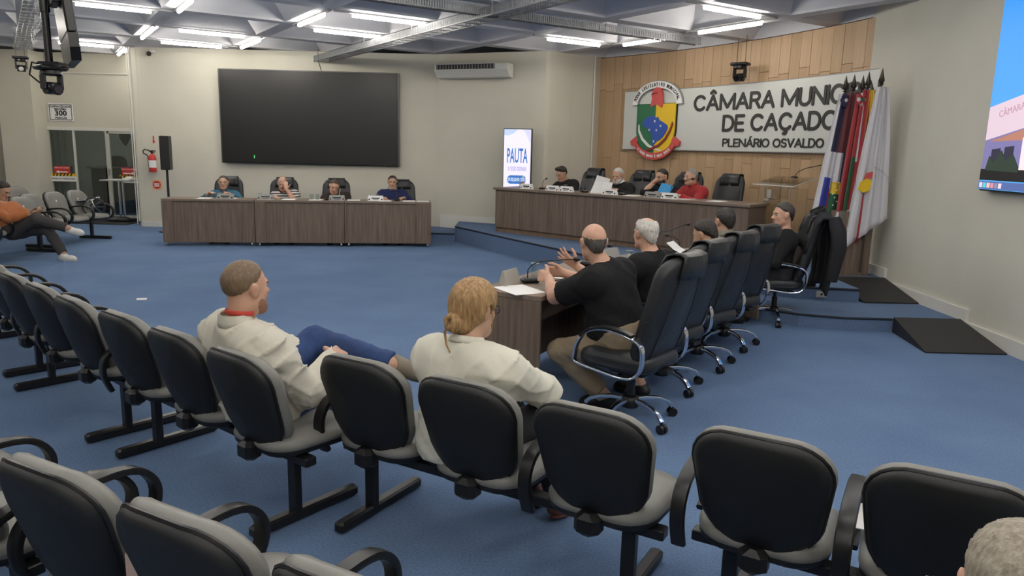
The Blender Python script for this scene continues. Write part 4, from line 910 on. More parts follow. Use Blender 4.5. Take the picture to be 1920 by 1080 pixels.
# ---- flags, pole by pole, in a wooden stand
fs_ = empty('flag_stand', (4.12, 8.98, DZ), 0, 'brown wooden flag stand in the corner under the flags', 'stand')
b = MB(); b.prism([(-.16, -.09), (.20, -.09), (.20, .22), (-.30, .22)], 0, .78).build('box', VENEER, fs_)
fm = {}
def fcol(n, c): fm[n] = mat('flag_'+n, c, .7, sheen=.2, bump=.05); return fm[n]
for n, c in (('white', (.62, .61, .64)), ('red', (.36, .03, .035)), ('green', (.015, .10, .04)), ('navy', (.02, .022, .07)), ('yellow', (.70, .48, .03)), ('blue', (.03, .05, .35)), ('maroon', (.12, .02, .025))): fcol(n, c)
def flag(px, py, tip, label, bands, zb, w0, w1, ph, dirx, diry, skew=0., tail=0.):
    t = empty('flag', (px, py, DZ), 0, label, 'flag', 'ceremonial flags')
    MB().cyl((0, 0, .05), (0, 0, tip-DZ-.16), .013, n=10).build('pole', mat('pole_dark', (.05, .03, .02), .4) if 'pole_dark' not in bpy.data.materials else bpy.data.materials['pole_dark'], t)
    MB().lathe([(.014, -.03), (.03, -.02), (.022, 0), (.036, .02), (.0, .17)], (0, 0, tip-DZ-.17), 10).build('spear_tip', mat('tip_bronze', (.06, .05, .04), .3, .7) if 'tip_bronze' not in bpy.data.materials else bpy.data.materials['tip_bronze'], t)
    N, Mv = 33, 26; vs = []; fs = []; mi = []
    zt = tip-DZ-.22; ms = sorted(set(m for _, m in bands)); idx = {m: i for i, m in enumerate(ms)}
    for j in range(Mv):
        v = j/(Mv-1)
        for i in range(N):
            u = i/(N-1); ww = w0+(w1-w0)*v**.8
            zend = zb-DZ+tail*u
            z = zt-(zt-zend)*v
            lat = (u-.35)*ww+skew*v; fold = -.045+(.022+.02*v)*math.sin(u*17+ph+v*1.2)+.01*math.sin(u*41+ph)
            vs.append((dirx*lat-diry*fold, diry*lat+dirx*fold, z))
    for j in range(Mv-1):
        for i in range(N-1):
            a = j*N+i; fs.append((a, a+1, a+N+1, a+N)); u = (i+.5)/(N-1); v = (j+.5)/(Mv-1); m = bands[0][1]
            for test, mm in bands:
                if test(u, v): m = mm
            mi.append(idx[m])
    me = fast_mesh('cloth', vs, fs, [fm[m] for m in ms], mi); o = link('cloth', me, t)
    md = o.modifiers.new('t', 'SOLIDIFY'); md.thickness = .004; md.offset = 0
    return t
A_ = lambda u, v: True
flag(3.93, 9.16, 2.66, 'dark navy and white flag, leftmost in the flag group', [(A_, 'navy'), (lambda u, v: u < .22, 'white'), (lambda u, v: v > .42 and u > .2, 'white'), (lambda u, v: v > .62 and .2 < u < .45, 'blue'), (lambda u, v: v > .70 and u >= .45, 'red')], .92, .17, .34, .3, .93, -.37, -.13, -.1)
f2 = flag(4.00, 9.10, 2.67, 'green, yellow and blue national flag with a starry disc', [(A_, 'maroon'), (lambda u, v: v > .40, 'navy'), (lambda u, v: v > .40 and u < .3, 'white'), (lambda u, v: v > .58, 'yellow'), (lambda u, v: v > .66, 'green')], .70, .16, .36, 1.3, .93, -.37, -.06, -.05)
flag(4.06, 9.00, 2.65, 'red and white striped state flag with a rosette', [(A_, 'red'), (lambda u, v: .35 < u < .62, 'white'), (lambda u, v: v > .42, 'red'), (lambda u, v: v > .74 and u < .5, 'white')], .60, .15, .34, 2.2, .93, -.37, -.05, .1)
flag(4.10, 8.95, 2.69, 'red and yellow flag folded behind the white one', [(A_, 'red'), (lambda u, v: u > .5 and v < .5, 'yellow'), (lambda u, v: u < .3 and v > .45, 'green')], .72, .14, .28, 3.1, .93, -.37, -.05, .0)
f5 = flag(4.20, 8.84, 2.72, 'white municipal flag with a small coloured emblem, nearest the wall', [(A_, 'white')], .58, .12, .46, .8, .93, -.37, -.08, .42)
for k in range(9): MB().vprism([(.012*math.cos(i*math.pi/4)*(1 if i % 2 else .5), .012*math.sin(i*math.pi/4)*(1 if i % 2 else .5)) for i in range(8)], -.004, 0).build('star', PAPER, f2, (-.13+.012*((k*7) % 5), -.03-.006*((k*7) % 5), 1.20-.045*k))
em_ = MB().vprism([(-.07, -.05), (-.05, .03), (.03, .09), (.09, .04), (.07, -.06), (0, -.09)], -.004, 0).build('emblem', YEL, f5, (-.10, -.07, 1.10)); MB().vprism([(-.03, .02), (0, .09), (.07, .11), (.11, .06), (.06, .03)], -.007, -.003).build('emblem_red', CRED, em_, (.01, -.004, .05))
for k, c in enumerate('MUNICÍPIO'): text('lettering', c, .04, GREYM, f5, wallM((-.02+.030*k, -.13-.002*k, 1.30-.008*k-.0028*k*k), (1, -.1*0, -.12-.08*k)), .001)
for (x, y, m1, m2, nm) in ((3.90, 9.08, 'navy', 'white', f2), (4.03, 8.93, 'red', 'white', None)):
    r = empty('flag_rosette', (x, y, 2.36), rad(20), 'dark ribbon rosette at the top of the left flags' if m1 == 'navy' else 'red and white ribbon rosette at the top of the middle flags', 'rosette', 'flag rosettes')
    for k in range(8): a = k*math.pi/4; MB().ball((.045*math.cos(a), -.012, .05*math.sin(a)), .03, 8, sc=(1, .5, 1)).build('petal', fm[m1 if k % 2 or m1 == 'navy' else m2], r)
    MB().ball((0, -.03, 0), .024, 10, sc=(1, .6, 1)).build('center', fm[m2 if m1 == 'navy' else 'green'], r)
# ---- acrylic lectern
lc = empty('lectern', (3.62, 10.28, DZ), rad(-62), 'clear acrylic lectern with a gooseneck microphone at the end of the dais desk', 'lectern')
MB().bbox((0, 0, .52), (.46, .012, 1.0), .004).build('front_panel', ACRYL, lc)
for sx in (-.23, .23): MB().bbox((sx, .17, .50), (.012, .34, .96), .004).build('side_panel', ACRYL, lc); 
for sx in (-.23, .23): MB().cyl((sx, 0, 0), (sx, 0, 1.0), .006, n=8).build('edge_rail', STEEL, lc)
b = MB(); b.add([(-.36, -.10, 1.00), (.36, -.10, 1.00), (.36, .36, 1.12), (-.36, .36, 1.12), (-.36, -.10, 1.012), (.36, -.10, 1.012), (.36, .36, 1.132), (-.36, .36, 1.132)], [(3, 2, 1, 0), (4, 5, 6, 7), (0, 1, 5, 4), (1, 2, 6, 5), (2, 3, 7, 6), (3, 0, 4, 7)]); b.build('reading_board', ACRYL, lc)
for a, c in (((-.36, -.10, 1.012), (.36, -.10, 1.012)), ((.36, -.10, 1.012), (.36, .36, 1.132))): MB().tube([a, c], .004, 6).build('bright_edge', PAPER, lc)
m_ = MB().lathe([(.05, 0), (.045, .02), (.01, .03)], (.05, .25, 1.115), 14).tube([(.05, .25, 1.13), (.07, .29, 1.20), (.12, .37, 1.25), (.22, .56, 1.30), (.31, .73, 1.345)], .005, 8).build('gooseneck', BLACKM, lc); MB().ball((.325, .755, 1.35), .022, 10, sc=(1.3, 1.2, .8)).build('windscreen', BLACKP, lc)
MB().tube([(-.20, .33, 1.12), (-.25, .34, 1.10), (-.26, .34, .9), (-.25, .34, .5), (-.25, .3, .1)], .005, 6).build('cable', BLACKP, lc)
MB().bbox((-.18, .0, .80), (.10, .02, .03), .004).build('badge', GREYM, lc)
so = MB().bbox((0, 0, 0), (.09, .012, .13), .004).build('wall_plate', PAPER); so.location = arc(4.1, .02, 1.12); so.rotation_euler = (0, 0, arch(4.1)); tag(so, 'white wall plate on the oak wall behind the last dais chair', 'plate')
# floor and seat odds
paper(-4.0, 7.82, .0, .3, 'tiny scrap of white paper on the blue carpet', .10, .035, 'paper', .004, .012, 'paper_scrap', 'paper scraps')
b = MB(); b.add([(-.02, 0, -.04), (.02, 0, -.04), (.028, 0, .02), (.0, 0, .045), (-.02, 0, .03), (-.02, .006, -.04), (.02, .006, -.04), (.028, .006, .02), (0, .006, .045), (-.02, .006, .03)], [(0, 1, 2, 3, 4), (9, 8, 7, 6, 5)]+[((i+1) % 5, i, 5+i, 5+(i+1) % 5) for i in range(5)])
o = b.build('torn_ticket', mat('pinkish_paper', (.62, .47, .42), .7)); o.location = (-.98, 1.78, .60); o.rotation_euler = (0, 0, rad(20)); tag(o, 'torn pinkish paper stuck on the edge of the nearest left seat back', 'paper')
paper(1.24, 2.38, .46, rad(-20), 'folded paper lying on the seat at the right, beside the armrest', .10, .14, 'paper', .003, .03, 'paper_slip', 'papers on seats')
# ================================================================ PEOPLE: implicit surfaces meshed with surface nets
A3 = lambda *p: np.array(p, float)
def nrm(v): v = np.asarray(v, float); return v/(np.linalg.norm(v)+1e-9)
def surfnet(d, o, h):
    s = d < 0; nx, ny, nz = d.shape
    c = np.zeros((nx-1, ny-1, nz-1), np.int8)
    offs = [(i, j, k) for i in (0, 1) for j in (0, 1) for k in (0, 1)]
    for i, j, k in offs: c += s[i:nx-1+i, j:ny-1+j, k:nz-1+k]
    act = (c > 0) & (c < 8); ids = np.argwhere(act)
    pos = np.zeros((len(ids), 3)); cnt = np.zeros(len(ids))
    val = {f: d[ids[:, 0]+f[0], ids[:, 1]+f[1], ids[:, 2]+f[2]] for f in offs}
    for a in offs:
        for ax in range(3):
            if a[ax]: continue
            b = list(a); b[ax] = 1; b = tuple(b); da, db = val[a], val[b]; m = (da < 0) != (db < 0)
            t = np.where(m, da/np.where(m, da-db, 1), 0)
            p = np.array(a, float)[None, :].repeat(len(ids), 0); p[:, ax] += t
            pos += p*m[:, None]; cnt += m
    V = np.array(o)[None]+h*(ids+pos/np.maximum(cnt, 1)[:, None])
    idx = -np.ones(act.shape, np.int32); idx[act] = np.arange(len(ids)); Q = []
    for ax in range(3):
        a = [slice(0, n) for n in d.shape]; b = list(a); a[ax] = slice(0, d.shape[ax]-1); b[ax] = slice(1, d.shape[ax])
        sa, sb = s[tuple(a)], s[tuple(b)]
        e = np.argwhere(sa != sb); u, v = (ax+1) % 3, (ax+2) % 3
        lim = np.array(act.shape); ok = (e[:, u] > 0) & (e[:, v] > 0) & (e[:, u] < lim[u]) & (e[:, v] < lim[v]); e = e[ok]
        if not len(e): continue
        def at(du, dv): q = e.copy(); q[:, u] += du; q[:, v] += dv; return idx[q[:, 0], q[:, 1], q[:, 2]]
        q = np.stack([at(-1, -1), at(0, -1), at(0, 0), at(-1, 0)], 1); fl = ~sa[e[:, 0], e[:, 1], e[:, 2]]
        q[fl] = q[fl][:, ::-1]; Q.append(q)
    Q = np.concatenate(Q); Q = Q[(Q >= 0).all(1)]
    return V, Q
class Field:
    def __init__(s, lo, hi, h):
        s.o = np.array(lo, float); s.h = h; s.n = np.ceil((np.array(hi)-s.o)/h).astype(int)+1; s.d = np.full(s.n, .5, np.float32)
        s.ax = [(s.o[i]+h*np.arange(s.n[i])).astype(np.float32) for i in range(3)]
    def sub(s, lo, hi):
        a = np.clip(np.floor((np.array(lo)-s.o)/s.h).astype(int), 0, s.n); b = np.clip(np.ceil((np.array(hi)-s.o)/s.h).astype(int)+1, 0, s.n)
        if (b <= a).any(): return None, None
        sl = tuple(slice(i, j) for i, j in zip(a, b)); X = s.ax[0][sl[0]][:, None, None]; Y = s.ax[1][sl[1]][None, :, None]; Z = s.ax[2][sl[2]][None, None, :]
        return sl, (X, Y, Z)
    def add(s, p, k=.02, e=0., clip=None):
        lo, hi = pbounds(p, e+k+.03); sl, g = s.sub(lo, hi)
        if sl is None: return
        v = peval(p, *g)-e
        if clip is not None:
            for n, o in clip: v = np.maximum(v, ((g[0]-o[0])*n[0]+(g[1]-o[1])*n[1]+(g[2]-o[2])*n[2]))
        a = s.d[sl]; hh = np.maximum(k-np.abs(a-v), 0)/k; s.d[sl] = np.minimum(a, v)-hh*hh*k*.25
    def carve(s, p, k=.01, e=0.):
        lo, hi = pbounds(p, e+k+.03); sl, g = s.sub(lo, hi)
        if sl is None: return
        v = -(peval(p, *g)-e); a = s.d[sl]; hh = np.maximum(k-np.abs(a-v), 0)/k; s.d[sl] = np.maximum(a, v)+hh*hh*k*.25
    def grid(s): return s.ax[0][:, None, None], s.ax[1][None, :, None], s.ax[2][None, None, :]
    def mesh(s): return surfnet(s.d, s.o, s.h)
def cap(a, b, r1, r2=None, n=None, s=1.): return ('c', np.array(a, float), np.array(b, float), r1, r1 if r2 is None else r2, n, s)
def ell(c, r, R=None): return ('e', np.array(c, float), np.array(r, float), np.eye(3) if R is None else np.array(R))
def pbounds(p, m):
    if p[0] == 'c': r = max(p[3], p[4])+m; return np.minimum(p[1], p[2])-r, np.maximum(p[1], p[2])+r
    r = p[2].max()+m; return p[1]-r, p[1]+r
def peval(p, X, Y, Z):
    if p[0] == 'c':
        _, a, b, r1, r2, n, s = p; ba = b-a; x, y, z = X-a[0], Y-a[1], Z-a[2]
        if n is not None:
            q = (x*n[0]+y*n[1]+z*n[2])*(s-1); x, y, z = x+q*n[0], y+q*n[1], z+q*n[2]; ba = ba+(s-1)*(ba@n)*np.array(n)
        L = ba@ba+1e-9; h = np.clip((x*ba[0]+y*ba[1]+z*ba[2])/L, 0, 1)
        return (np.sqrt((x-ba[0]*h)**2+(y-ba[1]*h)**2+(z-ba[2]*h)**2)-(r1+(r2-r1)*h)).astype(np.float32)
    _, c, r, R = p; x, y, z = X-c[0], Y-c[1], Z-c[2]
    u = [R[0, i]*x+R[1, i]*y+R[2, i]*z for i in range(3)]
    k0 = np.sqrt(sum((u[i]/r[i])**2 for i in range(3))); k1 = np.sqrt(sum((u[i]/r[i]**2)**2 for i in range(3)))+1e-6
    return (k0*(k0-1)/k1).astype(np.float32)
def rotz(a): c, s = math.cos(a), math.sin(a); return np.array([[c, -s, 0], [s, c, 0], [0, 0, 1.]])
def rotx(a): c, s = math.cos(a), math.sin(a); return np.array([[1, 0, 0], [0, c, -s], [0, s, c]])
def roty(a): c, s = math.cos(a), math.sin(a); return np.array([[c, 0, s], [0, 1, 0], [-s, 0, c]])
def ik(a, c, l1, l2, pole):
    a, c = np.array(a, float), np.array(c, float); d = c-a; L = np.linalg.norm(d)
    if L > (l1+l2)*.995: k = L/((l1+l2)*.995); l1 *= k; l2 *= k
    d /= L; x = (l1*l1-l2*l2+L*L)/(2*L); hgt = math.sqrt(max(l1*l1-x*x, 0)); p = np.array(pole, float); p -= d*(p@d); p = nrm(p)
    return a+d*x+p*hgt
def hand_prims(w, d, n, side, curl=.4, spread=0., S=1., thumb=1.):
    d = nrm(d); n = np.array(n, float); n = nrm(n-d*(n@d)); t = np.cross(d, n)*(1 if side == 'R' else -1); P = []
    for k, (o, L) in enumerate(((.030, .072), (.010, .080), (-.010, .075), (-.028, .058))):
        kn = w+d*.088*S+t*o*S-n*.004*abs(k-1.3); P.append((cap(w+t*o*.55*S+d*.01, kn, .016*S, .0125*S), .014))
        a = 0; p = kn; dd = nrm(d+t*o*spread*14)
        for j, (f, b) in enumerate(((.46, 48), (.31, 62), (.25, 40))):
            a += rad(b)*curl*(1+.08*k); q = p+(dd*math.cos(a)+n*math.sin(a))*L*f*S; P.append((cap(p, q, (.0100-.0009*j)*S, (.0092-.0009*j)*S), .004)); p = q
    b0 = w+d*.022*S+t*.024*S; b1 = b0+nrm(t*.85*thumb+d*.7+n*.35)*.045*S; b2 = b1+nrm(t*.4*thumb+d*.85+n*.3)*.032*S; b3 = b2+nrm(t*.15*thumb+d*.9+n*.35)*.025*S
    P += [(cap(b0, b1, .0165*S, .0125*S), .012), (cap(b1, b2, .0115*S, .0105*S), .005), (cap(b2, b3, .0105*S, .009*S), .005)]
    return P
HAIR = {}
def person(name, label, loc, deg, hipz=.54, S=1., fat=1., lean=10, side=0, twist=0, tl=.47, hy=0, hp=0, hr=0, nf=.03, aL=None, aR=None, fL=(-.12, .42, .09), fR=(.12, .42, .09), kL=(0, .5, 1), kR=(0, .5, 1), fdL=(0, 1, 0), fdR=(0, 1, 0),
           sk='fair', hair=None, shirt=None, pants=None, shoe=None, h=.009, beard=None, glasses=None, jacket=None, collar=None, group='people in the chamber', loc_z=0., hipy=0., female=False, sock=None, extra=None, eyes=True, belly=0., kneeouts=None):
    T = empty('person', (loc[0], loc[1], loc_z), rad(deg-90), label, 'person', group)
    l, sd, tw = rad(lean), rad(side), rad(twist)
    Rt = rotz(tw) @ roty(sd) @ rotx(-l); r, f, u = Rt[:, 0], Rt[:, 1], Rt[:, 2]
    hip = A3(0, hipy, hipz); P = lambda a, b, c: hip+r*a*S+f*b*S+u*c*S*(tl/.50)
    sh = .165 if female else .182
    tor = [(cap(P(-.075, 0, .0), P(.075, 0, .0), .108*S*fat, None, f, .95), .05), (cap(P(-.045, .01, .16), P(.045, .01, .16), .118*S*fat, None, f, 1.12), .08),
           (cap(P(-.075, .005, .31), P(.075, .005, .31), .120*S*(.5+.5*fat), None, f, 1.14), .08), (cap(P(-sh+.05, -.012, .43), P(sh-.05, -.012, .43), .076*S, None, f, .95), .08),
           (cap(P(-.12, -.02, .440), P(-.02, -.025, .51), .050*S, .044*S), .05), (cap(P(.12, -.02, .440), P(.02, -.025, .51), .050*S, .044*S), .05)]
    if belly: tor.append((ell(P(0, .08, .12), (.15*fat, .12+belly, .15)), .08))
    if female: tor += [(ell(P(-.075, .10, .30), (.065, .06, .07)), .05), (ell(P(.075, .10, .30), (.065, .06, .07)), .05)]
    nb = P(0, -.01, .51); hc = nb+(u*.6+A3(0, 0, .4))*.172*S+f*nf
    Rh = rotz(tw) @ rotz(rad(hy)) @ rotx(-rad(hp)) @ roty(rad(hr)); H = lambda x, y, z: hc+Rh @ (A3(x, y, z)*S*1.0)
    def E(c, q, R=np.eye(3)): return ell(H(*c), np.array(q)*S, Rh @ R)
    hs = [(E((0, -.012, .028), (.075, .097, .087)), .02), (E((0, .028, -.045), (.057, .062, .074)), .04), (cap(H(-.012, .072, -.098), H(.012, .072, -.098), .020*S), .03),
          (cap(H(-.043, .015, -.068), H(-.02, .06, -.092), .020*S), .03), (cap(H(.043, .015, -.068), H(.02, .06, -.092), .020*S), .03), (cap(H(-.032, .078, .020), H(.032, .078, .020), .013*S), .02),
          (cap(H(-.036, .062, -.022), H(-.034, .060, -.03), .022*S), .02), (cap(H(.036, .062, -.022), H(.034, .060, -.03), .022*S), .02)]
    nose = [(cap(H(0, .088, .010), H(0, .112, -.026), .008*S, .0125*S), .010), (cap(H(-.012, .098, -.032), H(.012, .098, -.032), .008*S), .008),
            (cap(H(-.018, .087, -.060), H(.018, .087, -.060), .0065*S), .008), (cap(H(-.015, .087, -.070), H(.015, .087, -.070), .007*S), .008)]
    ears = []
    for sx in (-1, 1): ears += [(E((sx*.078, -.012, -.004), (.011, .021, .034), roty(sx*.25) @ rotx(.15)), .008), (E((sx*.074, -.004, -.022), (.010, .012, .016)), .008)]
    neck = [(cap(P(0, -.02, .46), H(0, -.028, -.055), .060*S, .054*S), .03)]
    arms = {}
    for sn, sx, ar in (('L', -1, aL), ('R', 1, aR)):
        s0 = P(sx*sh, -.015, .435); ar = ar or dict(w=(sx*.13, .36, .70))
        w_ = np.array(ar['w'], float); el = ik(s0, w_, .29*S, .255*S, ar.get('pole', (sx*.8, -.5, -.6)))
        hd = np.array(ar.get('d', nrm(w_-el)), float); hn = np.array(ar.get('n', (0, 0, -1)), float)
        arms[sn] = dict(s=s0, e=el, w=w_, hand=hand_prims(w_, hd, hn, sn, ar.get('curl', .45), ar.get('spread', 0.), S*ar.get('hs', 1.), ar.get('thumb', 1.)),
                        up=[(cap(s0, el, .056*S*(.6+.4*fat), .042*S*(.6+.4*fat)), .05), (ell(s0, (.062*S,)*3), .05)], lo=[(cap(el, el+(w_-el)*.35, .043*S, .043*S), .03), (cap(el+(w_-el)*.35, w_, .042*S, .029*S), .03)])
    legs = {}
    for sn, sx, ft, kp, fd in (('L', -1, fL, kL, fdL), ('R', 1, fR, kR, fdR)):
        h0 = hip+r*sx*.09*S; a_ = np.array(ft, float); kn = ik(h0, a_, .43*S, .41*S, kp)
        legs[sn] = dict(h=h0, k=kn, a=a_, th=[(cap(h0, kn, .088*S*(.5+.5*fat), .060*S), .05)], shn=[(cap(kn, kn+(a_-kn)*.35, .060*S, .056*S), .03), (cap(kn+(a_-kn)*.35, a_, .056*S, .042*S), .03)], fd=nrm(fd))
    body = tor+neck+hs+nose+ears
    for s_ in 'LR': body += arms[s_]['up']+arms[s_]['lo']+legs[s_]['th']+legs[s_]['shn']
    foot = []
    for s_ in 'LR':
        g = legs[s_]; dn = nrm(np.cross(np.cross(g['fd'], g['a']-g['k']), g['fd'])); foot.append((cap(g['a']+dn*.035, g['a']+g['fd']*.14*S+dn*.05, .034*S, .024*S), .03)); g['dn'] = dn
    allp = body+foot+arms['L']['hand']+arms['R']['hand']
    lo = np.min([pbounds(p, .03)[0] for p, _ in allp], 0); hi = np.max([pbounds(p, .03)[1] for p, _ in allp], 0)
    F = Field(lo, hi, h)
    for p, k in body+foot: F.add(p, k)
    for s_ in 'LR':
        for p, k in arms[s_]['hand']: F.add(p, k)
    for sx in (-1, 1): F.carve(ell(H(sx*.032, .098, .001), (.019*S, .016*S, .013*S), Rh), .014)
    V, Q = F.mesh()
    # lips get their own material slot
    cl = (V[Q].mean(1)-hc) @ Rh/S
    lipm = (np.abs(cl[:, 0]) < .024) & (cl[:, 1] > .078) & (cl[:, 2] < -.054) & (cl[:, 2] > -.078)
    link('body', fast_mesh('body', V, Q, [SKIN[sk], LIP], lipm.astype(int)), T)
    if eyes:
        for sx in (-1, 1):
            e = MB().ball((0, 0, 0), .0120*S, 10).build('eye', EYEW, T); e.location = H(sx*.032, .0765 if h < .0095 else .0735, .001)
            ed = Rh @ A3(0, 1, -.15); MB().ball(ed*.0066*S, .0068*S, 8).build('iris', IRIS, e)
            if hair is not None and hair.get('brow', True):
                MB().tube([H(sx*.014, .091, .020), H(sx*.032, .089, .026), H(sx*.050, .076, .020)], .0042*S, 6).build('eyebrow', hair['m'], T)
    def shell(prims, e, kk=1., clip=None, wr=0., cuts=(), name='shirt', m=None, hh=None, parent=None, carve=()):
        lo = np.min([pbounds(q[0], e+.03)[0] for q in prims], 0); hi = np.max([pbounds(q[0], e+.03)[1] for q in prims], 0); G = Field(lo, hi, hh or max(h, .0090))
        for q in prims:
            G.add(q[0], max(q[1]*kk, .02), e if len(q) < 4 else q[3], q[2] if len(q) > 2 else clip)
        X, Y, Z = G.grid()
        if wr:
            a = np.sin(X*21+Z*17+np.sin(Y*11+Z*9)*1.6)*np.sin(Y*15-Z*13+np.sin(X*9)*1.5)
            b = np.sin(Z*52+X*24-Y*19+2.2*np.sin(X*13+Y*8+Z*5)); b = b*np.abs(b)*(.5+.5*np.sin(X*8-Z*7+Y*9))
            q1 = Z*30+X*13-Y*11+1.9*np.sin(X*10+Y*7+Z*4)+1.2*np.sin(Y*16-Z*9); q2 = X*27-Z*19+Y*15+2.1*np.sin(Z*9+X*6)
            c1 = (1-np.abs(np.sin(q1)))**3; c2 = (1-np.abs(np.sin(q2)))**4
            G.d = (G.d+wr*.35*a+wr*.25*b-wr*(.55*c1*(.5+.5*np.sin(X*9+Z*7))+.5*c2)).astype(np.float32)
        for n, o in cuts: G.d = np.maximum(G.d, ((X-o[0])*n[0]+(Y-o[1])*n[1]+(Z-o[2])*n[2]).astype(np.float32))
        for p, k in carve: G.carve(p, k)
        V, Q = G.mesh(); return link(name, fast_mesh(name, V, Q, m), parent or T) if len(Q) else None
    def torso_garment(e, sleeve, m, name, wr=.004, vneck=None, hem=-.10, arme=None, top=.515):
        pr = [(p, k) for p, k in tor]
        for s_ in 'LR':
            g = arms[s_]; pr += [(p, k) for p, k in g['up']]
            if sleeve >= 1.: pr += [(p, k, [(nrm(g['w']-g['e']), g['w']-nrm(g['w']-g['e'])*.02)], (arme or e)) for p, k in g['lo']]
        cl = []
        if sleeve < 1:
            pr2 = [(p, k) for p, k in tor]
            for s_ in 'LR':
                g = arms[s_]; d = nrm(g['e']-g['s']); L = np.linalg.norm(g['e']-g['s'])
                pr2.append((cap(g['s'], g['s']+d*L*sleeve, .060*S*(.6+.4*fat), .056*S*(.6+.4*fat)), .05, [(d, g['s']+d*L*sleeve)], e+.008)); pr2.append((g['up'][1][0], .05))
            pr = pr2
        cu_ = [(nrm(u+f*.10), P(0, 0, top+.07)), (-u, P(0, 0, hem)), (A3(0, 0, -1), A3(0, 0, hipz-.06))]; nk = [(cap(P(0, -.02, .43), H(0, -.03, -.05), .064*S, .064*S), .012)]
        return shell(pr, e, 1., None, wr, cu_, name, m, carve=nk+([(cap(P(0, .20, vneck[0]), P(0, .16, .60), vneck[1]*.25, vneck[1]), .008)] if vneck else []))
    if shirt:
        s_o = torso_garment(shirt.get('e', .012), shirt.get('sleeve', 1.), shirt['m'], shirt.get('name', 'shirt'), shirt.get('wr', .004), hem=shirt.get('hem', -.10), top=shirt.get('top', .515))
    if jacket: torso_garment(jacket.get('e', .024), 1., jacket['m'], jacket.get('name', 'jacket'), jacket.get('wr', .004), jacket.get('v'), hem=jacket.get('hem', -.13), top=jacket.get('top', .505))
    if collar:
        b = MB(); N = 22; vs = []; fs = []
        c0 = nb+u*(.044*S)-f*.010
        for k in range(N+1):
            a = rad(100-collar.get('open', 20)/2)+(2*math.pi-rad(collar.get('open', 20)))*k/N if 0 else rad(90+collar.get('open', 20)/2)+(2*math.pi-rad(collar.get('open', 20)))*k/N
            cx, cy = math.cos(a), math.sin(a)
            for rr, zz in ((.070, -.010), (.063, .034), (.069, .038), (.080, .008), (.085, -.018)):
                p = c0+r*cx*rr*S*collar.get('k', .95)+f*cy*rr*S*1.02*collar.get('k', .95)+u*(zz-.015*cy-.012*(cy > .6))*S*collar.get('hk', 1.); vs.append(p)
        for k in range(N):
            for j in range(4): a = k*5+j; fs.append((a, a+1, a+6, a+5))
        o = b.add(vs, fs, 0, True).build('collar', collar['m'], T); m_ = o.modifiers.new('t', 'SOLIDIFY'); m_.thickness = .004
    if pants:
        pr = [(tor[0][0], .05, [(u, P(0, 0, .10))], .011), (cap(P(-.06, 0, .07), P(.06, 0, .07), .118*S*fat, None, f, 1.1), .05, [(u, P(0, 0, .10))], .011)]
        for s_ in 'LR':
            g = legs[s_]; pr += [(p, k) for p, k in g['th']]; dd = nrm(g['a']-g['k']); en = g['a']-dd*pants.get('short', .02)
            pr += [(g['shn'][0][0], .04), (cap(g['k']+(g['a']-g['k'])*.35, g['a'], .058*S, .052*S), .03, [(dd, en)], .012)]
        shell(pr, .011, 1., None, pants.get('wr', .004), [(A3(0, 0, -1), A3(0, 0, hipz-.115)) if pants.get('sit') else (A3(0, 0, -1), A3(0, 0, .02))], 'trousers', pants['m'])
    if shoe:
        for s_ in 'LR':
            g = legs[s_]; fd, dn = g['fd'], g['dn']; sd_ = np.cross(fd, dn); a_ = g['a']
            pr = [(cap(a_-fd*.035*S+dn*.048, a_+fd*.02*S+dn*.045, .036*S, .038*S), .02), (cap(a_+fd*.02*S+dn*.045, a_+fd*.14*S+dn*.058, .040*S, .038*S, sd_, .92), .03), (cap(a_+fd*.12*S+dn*.062, a_+fd*.17*S+dn*.064, .038*S, .030*S), .03), (cap(a_+dn*.01, a_+dn*.04, .043*S), .02)]
            o = shell(pr, .004, 1., None, 0, [(dn, a_+dn*.082), (-dn, a_+dn*0.-dn*.005)], 'shoe', shoe['m'], .007)
            b = MB(); ol = []
            for k in range(20):
                t = 2*math.pi*k/20; x = math.cos(t); w_ = (.040 if x > 0 else .036)*S; q = a_+fd*((.07+.130*x) if True else 0)*S+sd_*math.sin(t)*w_*(1.08-.10*x); ol.append(q)
            vs = [q+dn*.076 for q in ol]+[q+dn*.092 for q in ol]; b.add(vs, [tuple(range(20)), tuple(range(39, 19, -1))]+[(k, 20+k, 20+(k+1) % 20, (k+1) % 20) for k in range(20)]).build('sole', shoe.get('sm', BLACKP), o)
            if sock: shell([(cap(g['k']+(a_-g['k'])*.6, a_+dn*.02, .050*S, .041*S), .02)], .005, 1., None, 0, (), 'sock', sock, .008)
    if hair:
        t = hair.get('t', .010)*(1 if h < .0095 else .75); pr = [(E((0, -.012, .030), (.075+t, .097+t, .087+t)), .02), (cap(H(0, -.06, -.03), H(0, -.06, -.06), (.047+t*.5)*S), .03)]
        if hair.get('nape', True) is False: pr = pr[:1]
        pr += [(cap(H(*a), H(*b), r1*S, r2*S), k) for a, b, r1, r2, k in hair.get('add', ())]
        lo = np.min([pbounds(p, .03)[0] for p, _ in pr], 0); hi = np.max([pbounds(p, .03)[1] for p, _ in pr], 0); G = Field(lo, hi, min(h, hair.get('h', .0075 if h < .0095 else .009)))
        for p, k in pr: G.add(p, k)
        X, Y, Z = G.grid(); x, y, z = [(X-hc[0])*Rh[0, i]+(Y-hc[1])*Rh[1, i]+(Z-hc[2])*Rh[2, i] for i in range(3)]
        phi = np.arctan2(x, -y-.02+z*0); zz = np.clip(np.sqrt(x*x+y*y)/.06, 0, 1); ns = zz*(.0022*np.sin(phi*34+np.sin(z*45+phi*3)*1.3)+.0016*np.sin(phi*63+z*38+np.sin(z*80)))+.0012*np.sin(x*150+y*120)*np.sin(z*140+x*60)
